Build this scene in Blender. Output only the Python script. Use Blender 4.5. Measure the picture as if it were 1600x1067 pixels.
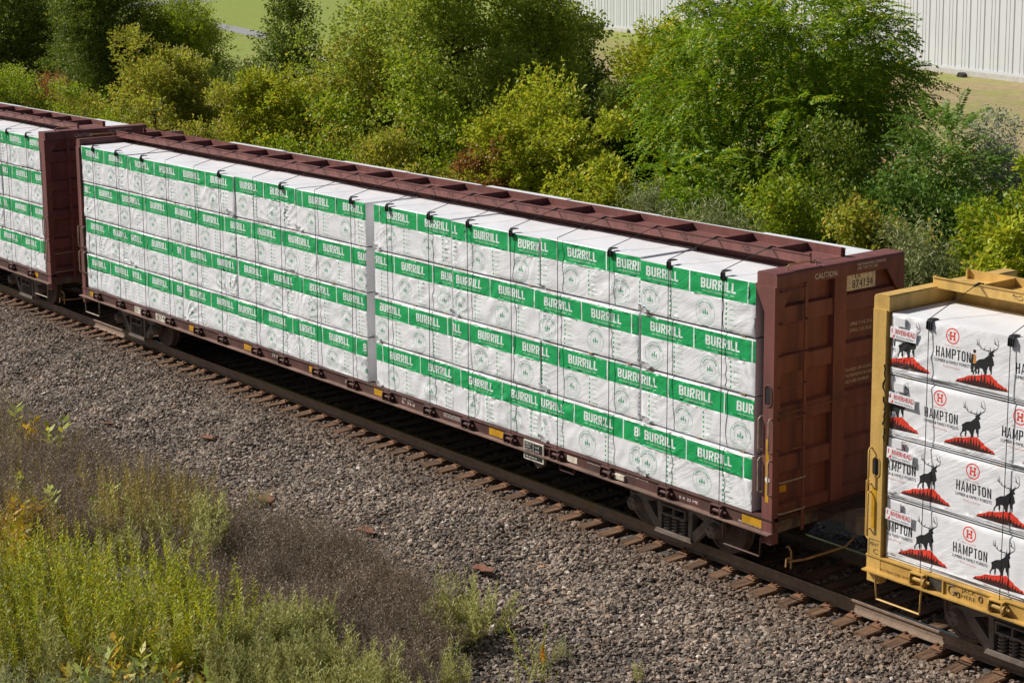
import bpy, math, random
import numpy as np
from mathutils import Vector, Matrix
from mathutils.geometry import delaunay_2d_cdt

for o in list(bpy.data.objects):
    bpy.data.objects.remove(o)
SC = bpy.context.scene
COL = SC.collection
R = math.radians

# ------------------------------------------------------------------ camera
CAM = (39.45942, -19.43691, 9.36127)
PAN, TILT, ROLL, FPX, CX, CY = 2.46434, 0.16646, -0.00763, 2765.55574, 823.10074, 363.77178
_c = np.array(CAM)
_fw = np.array([math.cos(PAN)*math.cos(TILT), math.sin(PAN)*math.cos(TILT), -math.sin(TILT)])
_rt = np.cross(_fw, [0, 0, 1]); _rt /= np.linalg.norm(_rt)
_up = np.cross(_rt, _fw)
_r2 = math.cos(ROLL)*_rt + math.sin(ROLL)*_up
_u2 = -math.sin(ROLL)*_rt + math.cos(ROLL)*_up
cam = bpy.data.cameras.new('camera')
cam.sensor_width = 36
cam.lens = FPX*36/1600
cam.shift_x = (800-CX)/1600
cam.shift_y = (CY-533.5)/1600
cam.clip_start = 0.5
cam.clip_end = 2000
camo = bpy.data.objects.new('camera', cam)
COL.objects.link(camo)
camo.matrix_world = Matrix(((_r2[0], _u2[0], -_fw[0], CAM[0]), (_r2[1], _u2[1], -_fw[1], CAM[1]), (_r2[2], _u2[2], -_fw[2], CAM[2]), (0, 0, 0, 1)))
SC.camera = camo

# ------------------------------------------------------------------ sky, sun, exposure
SUN_DIR = Vector((-1.02, -0.64, 1.0)).normalized()      # towards the sun
EL = math.asin(SUN_DIR.z)
W = bpy.data.worlds.new('World'); SC.world = W; W.use_nodes = True
nt = W.node_tree; nt.nodes.clear()
sky = nt.nodes.new('ShaderNodeTexSky'); sky.sky_type = 'NISHITA'; sky.sun_disc = False
sky.sun_elevation = EL; sky.sun_rotation = math.atan2(SUN_DIR.x, SUN_DIR.y)
sky.air_density = 1.0; sky.dust_density = 2.0; sky.ozone_density = 1.0
bg = nt.nodes.new('ShaderNodeBackground'); bg.inputs[1].default_value = 0.05
wo = nt.nodes.new('ShaderNodeOutputWorld')
nt.links.new(sky.outputs[0], bg.inputs[0]); nt.links.new(bg.outputs[0], wo.inputs[0])
sl = bpy.data.lights.new('sun', 'SUN'); sl.energy = 5.0; sl.angle = R(0.55); sl.color = (1.0, 0.96, 0.91)
so = bpy.data.objects.new('sun', sl); COL.objects.link(so)
so.rotation_euler = SUN_DIR.to_track_quat('Z', 'Y').to_euler(); so.location = (-40, -30, 40)
SC.view_settings.view_transform = 'Standard'; SC.view_settings.look = 'None'
SC.view_settings.exposure = 0.12; SC.view_settings.gamma = 1.0
SC.render.resolution_x = 1024; SC.render.resolution_y = 682

# ------------------------------------------------------------------ helpers
def ray(px, py):
    return _fw + _r2*(px-CX)/FPX - _u2*(py-CY)/FPX

def at_z(px, py, z):
    d = ray(px, py); return _c + d*(z-_c[2])/d[2]

def at_y(px, py, y):
    d = ray(px, py); return _c + d*(y-_c[1])/d[1]

def tag(o, label=None, cat=None, group=None, kind=None):
    if label: o['label'] = label
    if cat: o['category'] = cat
    if group: o['group'] = group
    if kind: o['kind'] = kind
    return o

def empty(name, loc=(0, 0, 0), label=None, cat=None, group=None, parent=None):
    o = bpy.data.objects.new(name, None); COL.objects.link(o); o.location = loc
    o.empty_display_size = 0.2
    o.parent = parent
    return tag(o, label, cat, group)

def link(name, me, parent=None, loc=(0, 0, 0)):
    o = bpy.data.objects.new(name, me); COL.objects.link(o); o.location = loc; o.parent = parent
    return o

class MB:
    """collects boxes, prisms, tubes and lathes into one mesh"""
    def __init__(s): s.v = []; s.f = []; s.m = []
    def add(s, vs, fs, m=0):
        b = len(s.v); s.v += [tuple(p) for p in vs]
        for f in fs: s.f.append(tuple(b+i for i in f)); s.m.append(m)
        return s
    def box(s, x0, x1, y0, y1, z0, z1, m=0):
        return s.add([(x0, y0, z0), (x1, y0, z0), (x1, y1, z0), (x0, y1, z0), (x0, y0, z1), (x1, y0, z1), (x1, y1, z1), (x0, y1, z1)],
                     [(0, 3, 2, 1), (4, 5, 6, 7), (0, 1, 5, 4), (1, 2, 6, 5), (2, 3, 7, 6), (3, 0, 4, 7)], m)
    def prism(s, pts, axis, a0, a1, m=0):
        """closed 2D outline extruded along an axis: axis 'x' -> pts are (y,z); 'y' -> (x,z); 'z' -> (x,y)"""
        n = len(pts)
        def P(p, a): return {'x': (a, p[0], p[1]), 'y': (p[0], a, p[1]), 'z': (p[0], p[1], a)}[axis]
        vs = [P(p, a0) for p in pts] + [P(p, a1) for p in pts]
        ar = sum(pts[i][0]*pts[(i+1) % n][1]-pts[(i+1) % n][0]*pts[i][1] for i in range(n))
        flip = (ar > 0) == (axis == 'y')
        if a1 < a0: flip = not flip
        fs = [tuple(range(n))[::-1], tuple(range(n, 2*n))] + [(i, (i+1) % n, n+(i+1) % n, n+i) for i in range(n)]
        if flip: fs = [f[::-1] for f in fs]
        return s.add(vs, fs, m)
    def tube(s, pts, r, n=6, m=0, caps=True):
        pts = [Vector(p) for p in pts]
        rs = r if isinstance(r, (list, tuple)) else [r]*len(pts)
        t0 = (pts[1]-pts[0]).normalized()
        ref = Vector((0, 0, 1)) if abs(t0.z) < .9 else Vector((1, 0, 0))
        u = t0.cross(ref).normalized()
        vs = []
        for i, p in enumerate(pts):
            t = (pts[min(i+1, len(pts)-1)]-pts[max(i-1, 0)]).normalized()
            u = (u - t*u.dot(t)).normalized(); w = t.cross(u)
            for k in range(n):
                a = 2*math.pi*k/n
                vs.append(p + (u*math.cos(a)+w*math.sin(a))*rs[i])
        fs = []
        for i in range(len(pts)-1):
            for k in range(n):
                fs.append((i*n+k, i*n+(k+1) % n, (i+1)*n+(k+1) % n, (i+1)*n+k))
        if caps: fs += [tuple(range(n))[::-1], tuple((len(pts)-1)*n+k for k in range(n))]
        return s.add(vs, fs, m)
    def lathe(s, prof, c, axis='y', n=24, m=0):
        """prof: (radius, offset along axis)"""
        vs = []
        for rr, a in prof:
            for k in range(n):
                t = 2*math.pi*k/n; p, q = rr*math.cos(t), rr*math.sin(t)
                d = {'y': (p, a, q), 'x': (a, p, q), 'z': (p, q, a)}[axis]
                vs.append((c[0]+d[0], c[1]+d[1], c[2]+d[2]))
        fs = []
        for i in range(len(prof)-1):
            for k in range(n):
                f = (i*n+k, (i+1)*n+k, (i+1)*n+(k+1) % n, i*n+(k+1) % n)
                fs.append(f)
        fs += [tuple(range(n)), tuple((len(prof)-1)*n+k for k in range(n))[::-1]]
        return s.add(vs, fs, m)
    def mesh(s, name, mats, smooth=False):
        me = bpy.data.meshes.new(name); me.from_pydata(s.v, [], s.f)
        for k in (mats if isinstance(mats, (list, tuple)) else [mats]): me.materials.append(k)
        if any(s.m): me.polygons.foreach_set('material_index', s.m)
        if smooth:
            me.polygons.foreach_set('use_smooth', [True]*len(s.f))
            me.set_sharp_from_angle(angle=R(40))
        me.update(); return me
    def build(s, name, mats, parent=None, loc=(0, 0, 0), smooth=False):
        return link(name, s.mesh(name, mats, smooth), parent, loc)

def mesh_np(name, V, F, mats, mi=None, smooth=False):
    """V (n,3), F (m,k)"""
    me = bpy.data.meshes.new(name); V = np.asarray(V, np.float32); F = np.asarray(F, np.int32)
    m, k = F.shape
    me.vertices.add(len(V)); me.vertices.foreach_set('co', V.ravel())
    me.loops.add(m*k); me.loops.foreach_set('vertex_index', F.ravel())
    me.polygons.add(m); me.polygons.foreach_set('loop_start', np.arange(0, m*k, k, dtype=np.int32))
    me.polygons.foreach_set('loop_total', np.full(m, k, np.int32))
    for x in (mats if isinstance(mats, (list, tuple)) else [mats]): me.materials.append(x)
    if mi is not None: me.polygons.foreach_set('material_index', np.asarray(mi, np.int32))
    if smooth: me.polygons.foreach_set('use_smooth', np.ones(m, bool))
    me.update(calc_edges=True)
    return me

# ------------------------------------------------------------------ materials
def mat(name, col, rough=.6, metal=0., var=.0, vscale=3., bump=0., bscale=30., col2=None, spec=.4, dirt=0., streak=None, fine=0.):
    """principled with noise colour variation (col..col2), grime patches and bump, all in object/world space"""
    m = bpy.data.materials.new(name); m.use_nodes = True
    t = m.node_tree; N = t.nodes; L = t.links
    b = N['Principled BSDF']; b.inputs['Roughness'].default_value = rough; b.inputs['Metallic'].default_value = metal
    b.inputs['Specular IOR Level'].default_value = spec
    g = N.new('ShaderNodeNewGeometry')
    base = N.new('ShaderNodeRGB'); base.outputs[0].default_value = (*col, 1); out = base.outputs[0]
    def noise(scale, detail=4, vec=None):
        n = N.new('ShaderNodeTexNoise'); n.inputs['Scale'].default_value = scale; n.inputs['Detail'].default_value = detail
        L.new(vec or g.outputs['Position'], n.inputs['Vector']); return n.outputs[0]
    vec = None
    if streak:
        mp = N.new('ShaderNodeMapping'); mp.inputs['Scale'].default_value = streak
        L.new(g.outputs['Position'], mp.inputs['Vector']); vec = mp.outputs[0]
    if var or col2:
        rmp = N.new('ShaderNodeMapRange'); rmp.inputs[1].default_value = .35; rmp.inputs[2].default_value = .65
        L.new(noise(vscale, 5, vec), rmp.inputs[0])
        mx = N.new('ShaderNodeMix'); mx.data_type = 'RGBA'
        c2 = col2 or tuple(c*(1-var) for c in col)
        L.new(rmp.outputs[0], mx.inputs[0]); L.new(out, mx.inputs[6]); mx.inputs[7].default_value = (*c2, 1); out = mx.outputs[2]
    if dirt:
        rmp = N.new('ShaderNodeMapRange'); rmp.inputs[1].default_value = .5; rmp.inputs[2].default_value = .8; rmp.inputs[4].default_value = dirt
        L.new(noise(1.7, 8), rmp.inputs[0])
        mx = N.new('ShaderNodeMix'); mx.data_type = 'RGBA'
        L.new(rmp.outputs[0], mx.inputs[0]); L.new(out, mx.inputs[6]); mx.inputs[7].default_value = (.09, .07, .055, 1); out = mx.outputs[2]
    if fine:
        rmp = N.new('ShaderNodeMapRange'); rmp.inputs[1].default_value = .3; rmp.inputs[2].default_value = .7; rmp.inputs[3].default_value = 1-fine; rmp.inputs[4].default_value = 1+fine
        L.new(noise(40, 3), rmp.inputs[0])
        mx = N.new('ShaderNodeMix'); mx.data_type = 'RGBA'; mx.blend_type = 'MULTIPLY'; mx.inputs[0].default_value = 1
        L.new(out, mx.inputs[6]); L.new(rmp.outputs[0], mx.inputs[7]); out = mx.outputs[2]
    L.new(out, b.inputs['Base Color'])
    if bump:
        bp = N.new('ShaderNodeBump'); bp.inputs['Strength'].default_value = 1; bp.inputs['Distance'].default_value = bump
        L.new(noise(bscale, 5, vec), bp.inputs['Height']); L.new(bp.outputs[0], b.inputs['Normal'])
    return m

def leaf_mat(name, c1, c2, c3=None, p3=.06, trans=.35, rough=.5, spec=.35):
    """two-sided leaf: colour picked per leaf, some light passes through"""
    m = bpy.data.materials.new(name); m.use_nodes = True
    t = m.node_tree; N = t.nodes; L = t.links; b = N['Principled BSDF']
    b.inputs['Roughness'].default_value = rough; b.inputs['Specular IOR Level'].default_value = spec
    g = N.new('ShaderNodeNewGeometry')
    cr = N.new('ShaderNodeValToRGB'); e = cr.color_ramp.elements
    e[0].position = 0; e[0].color = (*c1, 1); e[1].position = 1-p3-.02; e[1].color = (*c2, 1)
    k = e.new(1.0-p3); k.color = (*(c3 or c2), 1); k = e.new(1.0); k.color = (*(c3 or c2), 1)
    oi = N.new('ShaderNodeObjectInfo'); ad = N.new('ShaderNodeMath'); ad.operation = 'ADD'; fr = N.new('ShaderNodeMath'); fr.operation = 'FRACT'
    L.new(g.outputs['Random Per Island'], ad.inputs[0]); L.new(oi.outputs['Random'], ad.inputs[1]); L.new(ad.outputs[0], fr.inputs[0]); L.new(fr.outputs[0], cr.inputs[0])
    n = N.new('ShaderNodeTexNoise'); n.inputs['Scale'].default_value = .55; n.inputs['Detail'].default_value = 2
    L.new(g.outputs['Position'], n.inputs['Vector'])
    rmp = N.new('ShaderNodeMapRange'); rmp.inputs[1].default_value = .3; rmp.inputs[2].default_value = .7; rmp.inputs[3].default_value = .8; rmp.inputs[4].default_value = 1.2
    L.new(n.outputs[0], rmp.inputs[0])
    mx = N.new('ShaderNodeMix'); mx.data_type = 'RGBA'; mx.blend_type = 'MULTIPLY'; mx.inputs[0].default_value = 1
    L.new(cr.outputs[0], mx.inputs[6]); L.new(rmp.outputs[0], mx.inputs[7])
    L.new(mx.outputs[2], b.inputs['Base Color'])
    tr = N.new('ShaderNodeBsdfTranslucent'); L.new(mx.outputs[2], tr.inputs[0])
    ms = N.new('ShaderNodeMixShader'); ms.inputs[0].default_value = trans
    L.new(b.outputs[0], ms.inputs[1]); L.new(tr.outputs[0], ms.inputs[2]); L.new(ms.outputs[0], N['Material Output'].inputs[0])
    return m

def wrap_mat(name, col, var=.06):
    """thin woven plastic: crinkle bump with stretched folds, faint grime"""
    m = bpy.data.materials.new(name); m.use_nodes = True
    t = m.node_tree; N = t.nodes; L = t.links; b = N['Principled BSDF']
    b.inputs['Roughness'].default_value = .42; b.inputs['Specular IOR Level'].default_value = .45
    g = N.new('ShaderNodeNewGeometry')
    def fold(ang, along, across, dist, off):
        mp = N.new('ShaderNodeMapping'); mp.vector_type = 'TEXTURE'; mp.inputs['Rotation'].default_value = (0, R(ang), 0); mp.inputs['Scale'].default_value = (along, .6, across); mp.inputs['Location'].default_value = (off, 0, 0)
        L.new(g.outputs['Position'], mp.inputs['Vector'])
        n = N.new('ShaderNodeTexNoise'); n.inputs['Scale'].default_value = 1; n.inputs['Detail'].default_value = 2; n.inputs['Distortion'].default_value = dist
        L.new(mp.outputs[0], n.inputs['Vector']); return n.outputs[0]
    def blob(scale, off, lo, hi):
        mp = N.new('ShaderNodeMapping'); mp.inputs['Location'].default_value = (off, 0, off); L.new(g.outputs['Position'], mp.inputs['Vector'])
        n = N.new('ShaderNodeTexNoise'); n.inputs['Scale'].default_value = scale; n.inputs['Detail'].default_value = 1; L.new(mp.outputs[0], n.inputs['Vector'])
        r = N.new('ShaderNodeMapRange'); r.inputs[1].default_value = lo; r.inputs[2].default_value = hi; L.new(n.outputs[0], r.inputs[0]); return r.outputs[0]
    def op(o_, a_, b_):
        q = N.new('ShaderNodeMath'); q.operation = o_
        for i_, v_ in enumerate((a_, b_)):
            if isinstance(v_, (int, float)): q.inputs[i_].default_value = v_
            else: L.new(v_, q.inputs[i_])
        return q.outputs[0]
    h = op('MULTIPLY', fold(-33, .8, .10, .9, 0), blob(1.0, 3, .40, .62))
    h = op('ADD', h, op('MULTIPLY', fold(40, .7, .085, .9, 7), blob(1.1, 11, .47, .64)))
    h = op('ADD', h, op('MULTIPLY', fold(-10, .5, .055, .9, 5), op('MULTIPLY', blob(1.6, 19, .4, .6), .5)))
    h = op('ADD', h, op('MULTIPLY', fold(0, .12, .10, .3, 2), .16))
    bp = N.new('ShaderNodeBump'); bp.inputs['Strength'].default_value = 1; bp.inputs['Distance'].default_value = .0095
    L.new(h, bp.inputs['Height']); L.new(bp.outputs[0], b.inputs['Normal'])
    n = N.new('ShaderNodeTexNoise'); n.inputs['Scale'].default_value = 2.3; n.inputs['Detail'].default_value = 7
    L.new(g.outputs['Position'], n.inputs['Vector'])
    rmp = N.new('ShaderNodeMapRange'); rmp.inputs[1].default_value = .45; rmp.inputs[2].default_value = .75; rmp.inputs[3].default_value = 1; rmp.inputs[4].default_value = 1-var
    L.new(n.outputs[0], rmp.inputs[0])
    mx = N.new('ShaderNodeMix'); mx.data_type = 'RGBA'; mx.blend_type = 'MULTIPLY'; mx.inputs[0].default_value = 1
    mx.inputs[6].default_value = (*col, 1); L.new(rmp.outputs[0], mx.inputs[7]); L.new(mx.outputs[2], b.inputs['Base Color'])
    return m

M = {}
M['brown'] = mat('oxide_red_paint', (.215, .080, .068), .55, var=.3, vscale=1.5, streak=(4, 4, .5), dirt=.35, bump=.002, bscale=4, fine=.1)
M['flange'] = mat('tan_flange_paint', (.25, .15, .115), .8, var=.4, vscale=3, dirt=.4, fine=.2)  # lighter tan than the sill web above it
M['sill'] = mat('dark_oxide_red_paint', (.105, .042, .034), .65, var=.4, vscale=3, dirt=.7, bump=.003, bscale=12, fine=.15)  # darker red than the body paint, with heavier grime patches
M['yellow'] = mat('freight_yellow_paint', (.68, .43, .12), .5, var=.25, vscale=1.5, streak=(4, 4, .5), dirt=.35, bump=.002, bscale=4, fine=.08)
M['ysill'] = mat('dirty_yellow_paint', (.60, .36, .085), .6, var=.3, vscale=4, dirt=.55, fine=.12)
M['wrap'] = wrap_mat('white_lumber_wrap', (.80, .80, .81))
M['green'] = wrap_mat('green_wrap_print', (.013, .36, .105))
M['palegreen'] = wrap_mat('pale_green_wrap_print', (.10, .36, .20))
M['black_print'] = wrap_mat('black_wrap_print', (.022, .022, .024))
M['red_print'] = wrap_mat('red_wrap_print', (.72, .055, .03))
M['brown_print'] = wrap_mat('dark_brown_wrap_print', (.05, .02, .018))
M['tan_print'] = wrap_mat('orange_wrap_print', (.55, .25, .07))
M['pink_print'] = wrap_mat('pale_red_wrap_print', (.75, .4, .38))
M['steel'] = mat('worn_dark_steel', (.10, .085, .075), .5, .3, var=.4, vscale=8, fine=.2)
M['truck'] = mat('dusty_cast_steel', (.21, .165, .135), .75, var=.35, vscale=6, dirt=.4, bump=.004, bscale=40, fine=.2)
M['wheel'] = mat('rusty_wheel_steel', (.15, .105, .08), .65, .2, var=.35, vscale=7, fine=.2)
M['bright'] = mat('polished_rail_steel', (.55, .55, .56), .22, 1.0, var=.2, vscale=30)
M['rail'] = mat('rusty_rail_steel', (.26, .18, .125), .8, var=.25, vscale=5, bump=.002, bscale=60, fine=.25)
M['plate'] = mat('orange_rust_plate', (.24, .12, .06), .85, var=.35, vscale=9, bump=.003, bscale=50, fine=.25)
M['tie'] = mat('weathered_creosote_timber', (.20, .108, .055), .9, col2=(.075, .045, .027), vscale=2.0, streak=(10, .8, 10), bump=.012, bscale=5, fine=.3)
M['wood'] = mat('pine_board', (.42, .27, .13), .8, var=.5, vscale=6, fine=.15)
M['cable'] = mat('black_wire_rope', (.03, .03, .03), .5, .3)
M['rubber'] = mat('black_plastic_guard', (.022, .022, .023), .45, bump=.003, bscale=60)
M['white'] = mat('white_stencil_paint', (.85, .82, .76), .7, fine=.3, var=.2, vscale=12)
M['cream'] = mat('cream_panel_paint', (.78, .72, .58), .7, fine=.25, var=.35, vscale=9)
M['black'] = mat('black_stencil_paint', (.02, .02, .02), .6, fine=.2)
M['reflector'] = mat('yellow_reflector_strip', (.62, .33, .02), .4, var=.3, vscale=8, dirt=.3)
M['grab'] = mat('worn_cream_grab_iron', (.42, .34, .25), .5, var=.4, vscale=10)
M['ochre'] = mat('worn_ochre_bar', (.45, .27, .11), .55, var=.4, vscale=10)
M['bark'] = mat('grey_brown_bark', (.10, .08, .06), .9, var=.4, vscale=6, bump=.01, bscale=25)
M['twig'] = mat('dead_stem', (.125, .092, .068), .9, var=.4, vscale=14)
M['metalwall'] = mat('white_metal_siding', (.53, .545, .56), .45, var=.05, vscale=.3, dirt=.05)
M['seam'] = mat('grey_siding_trim', (.40, .40, .41), .5)  # plain grey for the panel seams and the roof
M['concrete'] = mat('pale_concrete', (.45, .43, .40), .85, var=.2, vscale=2, fine=.1)
M['soil'] = mat('dusty_soil', (.14, .11, .08), .95, col2=(.07, .058, .042), vscale=3, bump=.03, bscale=12, fine=.3)
M['bed'] = mat('ballast_dust', (.12, .10, .085), .95, col2=(.06, .05, .042), vscale=14, bump=.03, bscale=22, fine=.4)
M['asphalt'] = mat('grey_path', (.30, .29, .28), .9, var=.15, vscale=1)

# ------------------------------------------------------------------ text from the built-in font
_tc = {}
def text_tris(s):
    """verts (n,2) scaled to cap height 1, tris, width"""
    if s in _tc: return _tc[s]
    cu = bpy.data.curves.new('t', 'FONT'); cu.body = s; cu.resolution_u = 2
    o = bpy.data.objects.new('t', cu); COL.objects.link(o)
    dg = bpy.context.evaluated_depsgraph_get(); ev = o.evaluated_get(dg); me = ev.to_mesh()
    me.calc_loop_triangles()
    V = np.array([v.co[:2] for v in me.vertices]); T = np.array([t.vertices[:] for t in me.loop_triangles])
    ev.to_mesh_clear(); bpy.data.objects.remove(o); bpy.data.curves.remove(cu)
    cu = None
    cap = .73
    V = V/cap
    w = V[:, 0].max()-V[:, 0].min(); V[:, 0] -= V[:, 0].min()
    _tc[s] = (V, T, w); return _tc[s]

def text_obj(name, s, parent, org, ux, uz, h, width=None, m=None, wscale=.8):
    """flat stencil: org = lower-left corner, ux = reading direction, uz = up; returns object"""
    V, T, w = text_tris(s)
    sx = (width/w) if width else h*wscale
    org = np.array(org, float); ux = np.array(ux, float); uz = np.array(uz, float)
    P = org + V[:, :1]*sx*ux + V[:, 1:2]*h*uz
    nrm = np.cross(ux, uz)
    T2 = T if True else T[:, ::-1]
    return link(name, mesh_np(name, P, T2, m or M['white']), parent)

# ------------------------------------------------------------------ printed wrap
def arc(cx, cy, r, a0, a1, n):
    return [(cx+r*math.cos(a0+(a1-a0)*i/n), cy+r*math.sin(a0+(a1-a0)*i/n)) for i in range(n+1)]

def glyph(ch):
    """bold condensed block letters in a 1-high cell: list of loops, width"""
    s = .19; w = .56
    def rr(x0, y0, x1, y1, r, cs=(1, 1, 1, 1)):
        p = []
        for (cx, cy, a, on) in ((x1-r, y1-r, 0, cs[0]), (x0+r, y1-r, 90, cs[1]), (x0+r, y0+r, 180, cs[2]), (x1-r, y0+r, 270, cs[3])):
            if on: p += arc(cx, cy, r, R(a), R(a+90), 3)
            else: p.append({0: (x1, y1), 90: (x0, y1), 180: (x0, y0), 270: (x1, y0)}[a])
        return p
    if ch == 'B':
        o = [(0, 0)] + arc(w-.17, .17, .17, R(-90), R(0), 3) + [(w, .42), (w-.07, .51), (w-.02, .58)] + arc(w-.19, 1-.17, .17, R(0), R(90), 3) + [(0, 1)]
        return [o, rr(s, .15, w-s, .42, .06, (1, 0, 0, 1)), rr(s, .58, w-s-.01, .85, .06, (1, 0, 0, 1))], w
    if ch == 'U':
        o = [(0, 1), (0, .2)] + arc(.2, .2, .2, R(180), R(270), 3) + arc(w-.2, .2, .2, R(270), R(360), 3) + [(w, 1), (w-s, 1), (w-s, .22)] + arc(w/2+.04, .19, .05, R(0), R(-90), 2) + arc(w/2-.04, .19, .05, R(270), R(180), 2) + [(s, .22), (s, 1)]
        return [o], w
    if ch == 'R':
        o = [(0, 0), (s, 0), (s, .40), (.26, .40), (w-s, 0), (w, 0), (w-.15, .44), (w, .56)] + arc(w-.18, 1-.18, .18, R(0), R(90), 3) + [(0, 1)]
        return [o, rr(s, .54, w-s, .85, .06, (1, 0, 0, 1))], w
    if ch == 'I': return [[(0, 0), (s, 0), (s, 1), (0, 1)]], s
    if ch == 'L': return [[(0, 0), (.47, 0), (.47, .17), (s, .17), (s, 1), (0, 1)]], .47
    s = .155; w = .47
    if ch == 'H': return [[(0, 0), (s, 0), (s, .43), (w-s, .43), (w-s, 0), (w, 0), (w, 1), (w-s, 1), (w-s, .56), (s, .56), (s, 1), (0, 1)]], w
    if ch == 'A': return [[(0, 0), (s, 0), (.155, .22), (w-.155, .22), (w-s, 0), (w, 0), (.30, 1), (.16, 1)], [(.18, .34), (w-.18, .34), (w/2, .82)]], w
    if ch == 'M': w = .58; return [[(0, 0), (s, 0), (s, .66), (w/2-.04, .1), (w/2+.04, .1), (w-s, .66), (w-s, 0), (w, 0), (w, 1), (w-.14, 1), (w/2, .38), (.14, 1), (0, 1)]], w
    if ch == 'P': return [[(0, 0), (s, 0), (s, .40), (w-.15, .40)] + arc(w-.16, .56, .16, R(-90), R(0), 3) + arc(w-.16, .84, .16, R(0), R(90), 3) + [(0, 1)], [(s, .53), (w-.17, .53), (w-s, .58), (w-s, .82), (w-.17, .87), (s, .87)]], w
    if ch == 'T': w = .42; return [[(w/2-s/2, 0), (w/2+s/2, 0), (w/2+s/2, .87), (w, .87), (w, 1), (0, 1), (0, .87), (w/2-s/2, .87)]], w
    if ch == 'O': return [rr(0, 0, w, 1, .2), rr(s, .13, w-s, .87, .1)], w
    if ch == 'N': return [[(0, 0), (s, 0), (s, .66), (w-s, 0), (w, 0), (w, 1), (w-s, 1), (w-s, .36), (s, 1), (0, 1)]], w
    return [], .2

def word(s, x, y, h, width, gap=.10):
    ws = [glyph(c)[1] for c in s]; tot = sum(ws)+gap*(len(s)-1); k = width/tot; out = []; cx = x
    for c in s:
        ls, w = glyph(c)
        out.append([[(cx+p[0]*k, y+p[1]*h) for p in l] for l in ls]); cx += (w+gap)*k
    return out                                     # one shape (list of loops) per letter

def circ(cx, cy, r, n=28): return arc(cx, cy, r, 0, 2*math.pi*(1-1/n), n-1)
def rect(x0, y0, x1, y1): return [(x0, y0), (x1, y0), (x1, y1), (x0, y1)]

def stroke(pts, w):
    """thin polygon along a polyline, tapering to its end"""
    pts = [np.array(p, float) for p in pts]; L_, R_ = [], []
    n = len(pts)
    for i, p in enumerate(pts):
        d = pts[min(i+1, n-1)]-pts[max(i-1, 0)]; d /= np.linalg.norm(d); q = np.array([-d[1], d[0]])
        ww = w*(1-.7*i/max(n-1, 1))/2
        L_.append(tuple(p+q*ww)); R_.append(tuple(p-q*ww))
    return L_+R_[::-1]

BAND = .318
def burrill_layers(Lx, H, ph, top):
    """layers of (material index, shapes), local x 0..Lx, z 0..H; 1 green 2 pale green 0 white; decals = small text"""
    P = 1.2; b1 = H-top; b0 = b1-BAND
    green, lines, letters, pale, dots, dec = [[rect(-.3, b0, Lx+.3, b1)]], [], [], [], [], []
    k0 = -2
    while ph+k0*P < Lx+.2:
        x = ph+k0*P; k0 += 1
        if x < -P-.1: continue
        lines.append([rect(x-.011, b0-.002, x+.011, b1+.002)])
        letters += word('BURRILL', x+.245, b1-.065-.148, .148, .71)
        dec.append(('line', 'FROM STIMSON LUMBER', x+.38, b0+.052, .024, .44, 0))
        letters += [[rect(x+.27, b0+.060, x+.345, b0+.067)], [rect(x+.855, b0+.060, x+.93, b0+.067)]]
        cx, cy = x+.335, b0-.265
        pale.append([circ(cx, cy, .205, 36), circ(cx, cy, .197, 36)])
        pale.append([circ(cx, cy, .122, 28), circ(cx, cy, .117, 28)])
        pale.append([arc(cx, cy, .176, R(200), R(340), 14)+arc(cx, cy, .170, R(340), R(200), 14)])
        pale.append([arc(cx, cy, .150, R(205), R(335), 12)+arc(cx, cy, .145, R(335), R(205), 12)])
        for tx, th in ((-.045, .085), (.0, .115), (.045, .075)):
            by = cy-.045
            pale.append([[(cx+tx-.004, by), (cx+tx+.004, by), (cx+tx+.004, by+.02), (cx+tx+.026, by+.02), (cx+tx+.013, by+.45*th), (cx+tx+.02, by+.45*th), (cx+tx, by+th), (cx+tx-.02, by+.45*th), (cx+tx-.013, by+.45*th), (cx+tx-.026, by+.02), (cx+tx-.004, by+.02)]])
        pale.append([rect(cx-.075, cy-.058, cx+.075, cy-.053)])
        dec.append(('arc', 'BURRILL LUMBER', cx, cy, .148, .034, 2))
        for i in range(6):
            yy = b0-.065-i*.0745
            dots.append([circ(x+.775, yy, .0185, 10)])
            dots.append([rect(x+.825, yy-.003, x+.825+(.15, .13, .14, .12, .15, .16)[i], yy+.003)])
            if i in (3, 5): dots.append([rect(x+.825, yy-.016, x+.92, yy-.011)])
    return [(1, green), (0, lines), (0, letters), (2, pale), (1, dots[0::1])], dec

ELK = [(0.05, 0.45), (0.08, 0.47), (0.12, 0.5), (0.19, 0.52), (0.22, 0.545), (0.25, 0.57), (0.262, 0.595), (0.238, 0.615), (0.268, 0.612), (0.28, 0.63), (0.305, 0.632), (0.345, 0.64), (0.322, 0.612), (0.34, 0.588), (0.333, 0.57), (0.312, 0.562), (0.325, 0.54), (0.335, 0.5), (0.345, 0.47), (0.332, 0.45), (0.315, 0.435), (0.315, 0.42), (0.315, 0.335), (0.3, 0.33), (0.29, 0.37), (0.268, 0.4), (0.272, 0.42), (0.262, 0.433), (0.25, 0.41), (0.242, 0.37), (0.24, 0.32), (0.208, 0.315), (0.19, 0.35), (0.172, 0.383), (0.155, 0.388), (0.13, 0.388), (0.132, 0.35), (0.122, 0.3), (0.108, 0.297), (0.1, 0.34), (0.107, 0.368), (0.08, 0.36), (0.052, 0.328), (0.047, 0.285), (0.03, 0.28), (0.028, 0.325), (0.05, 0.355), (0.058, 0.38), (0.06, 0.42)]
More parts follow.
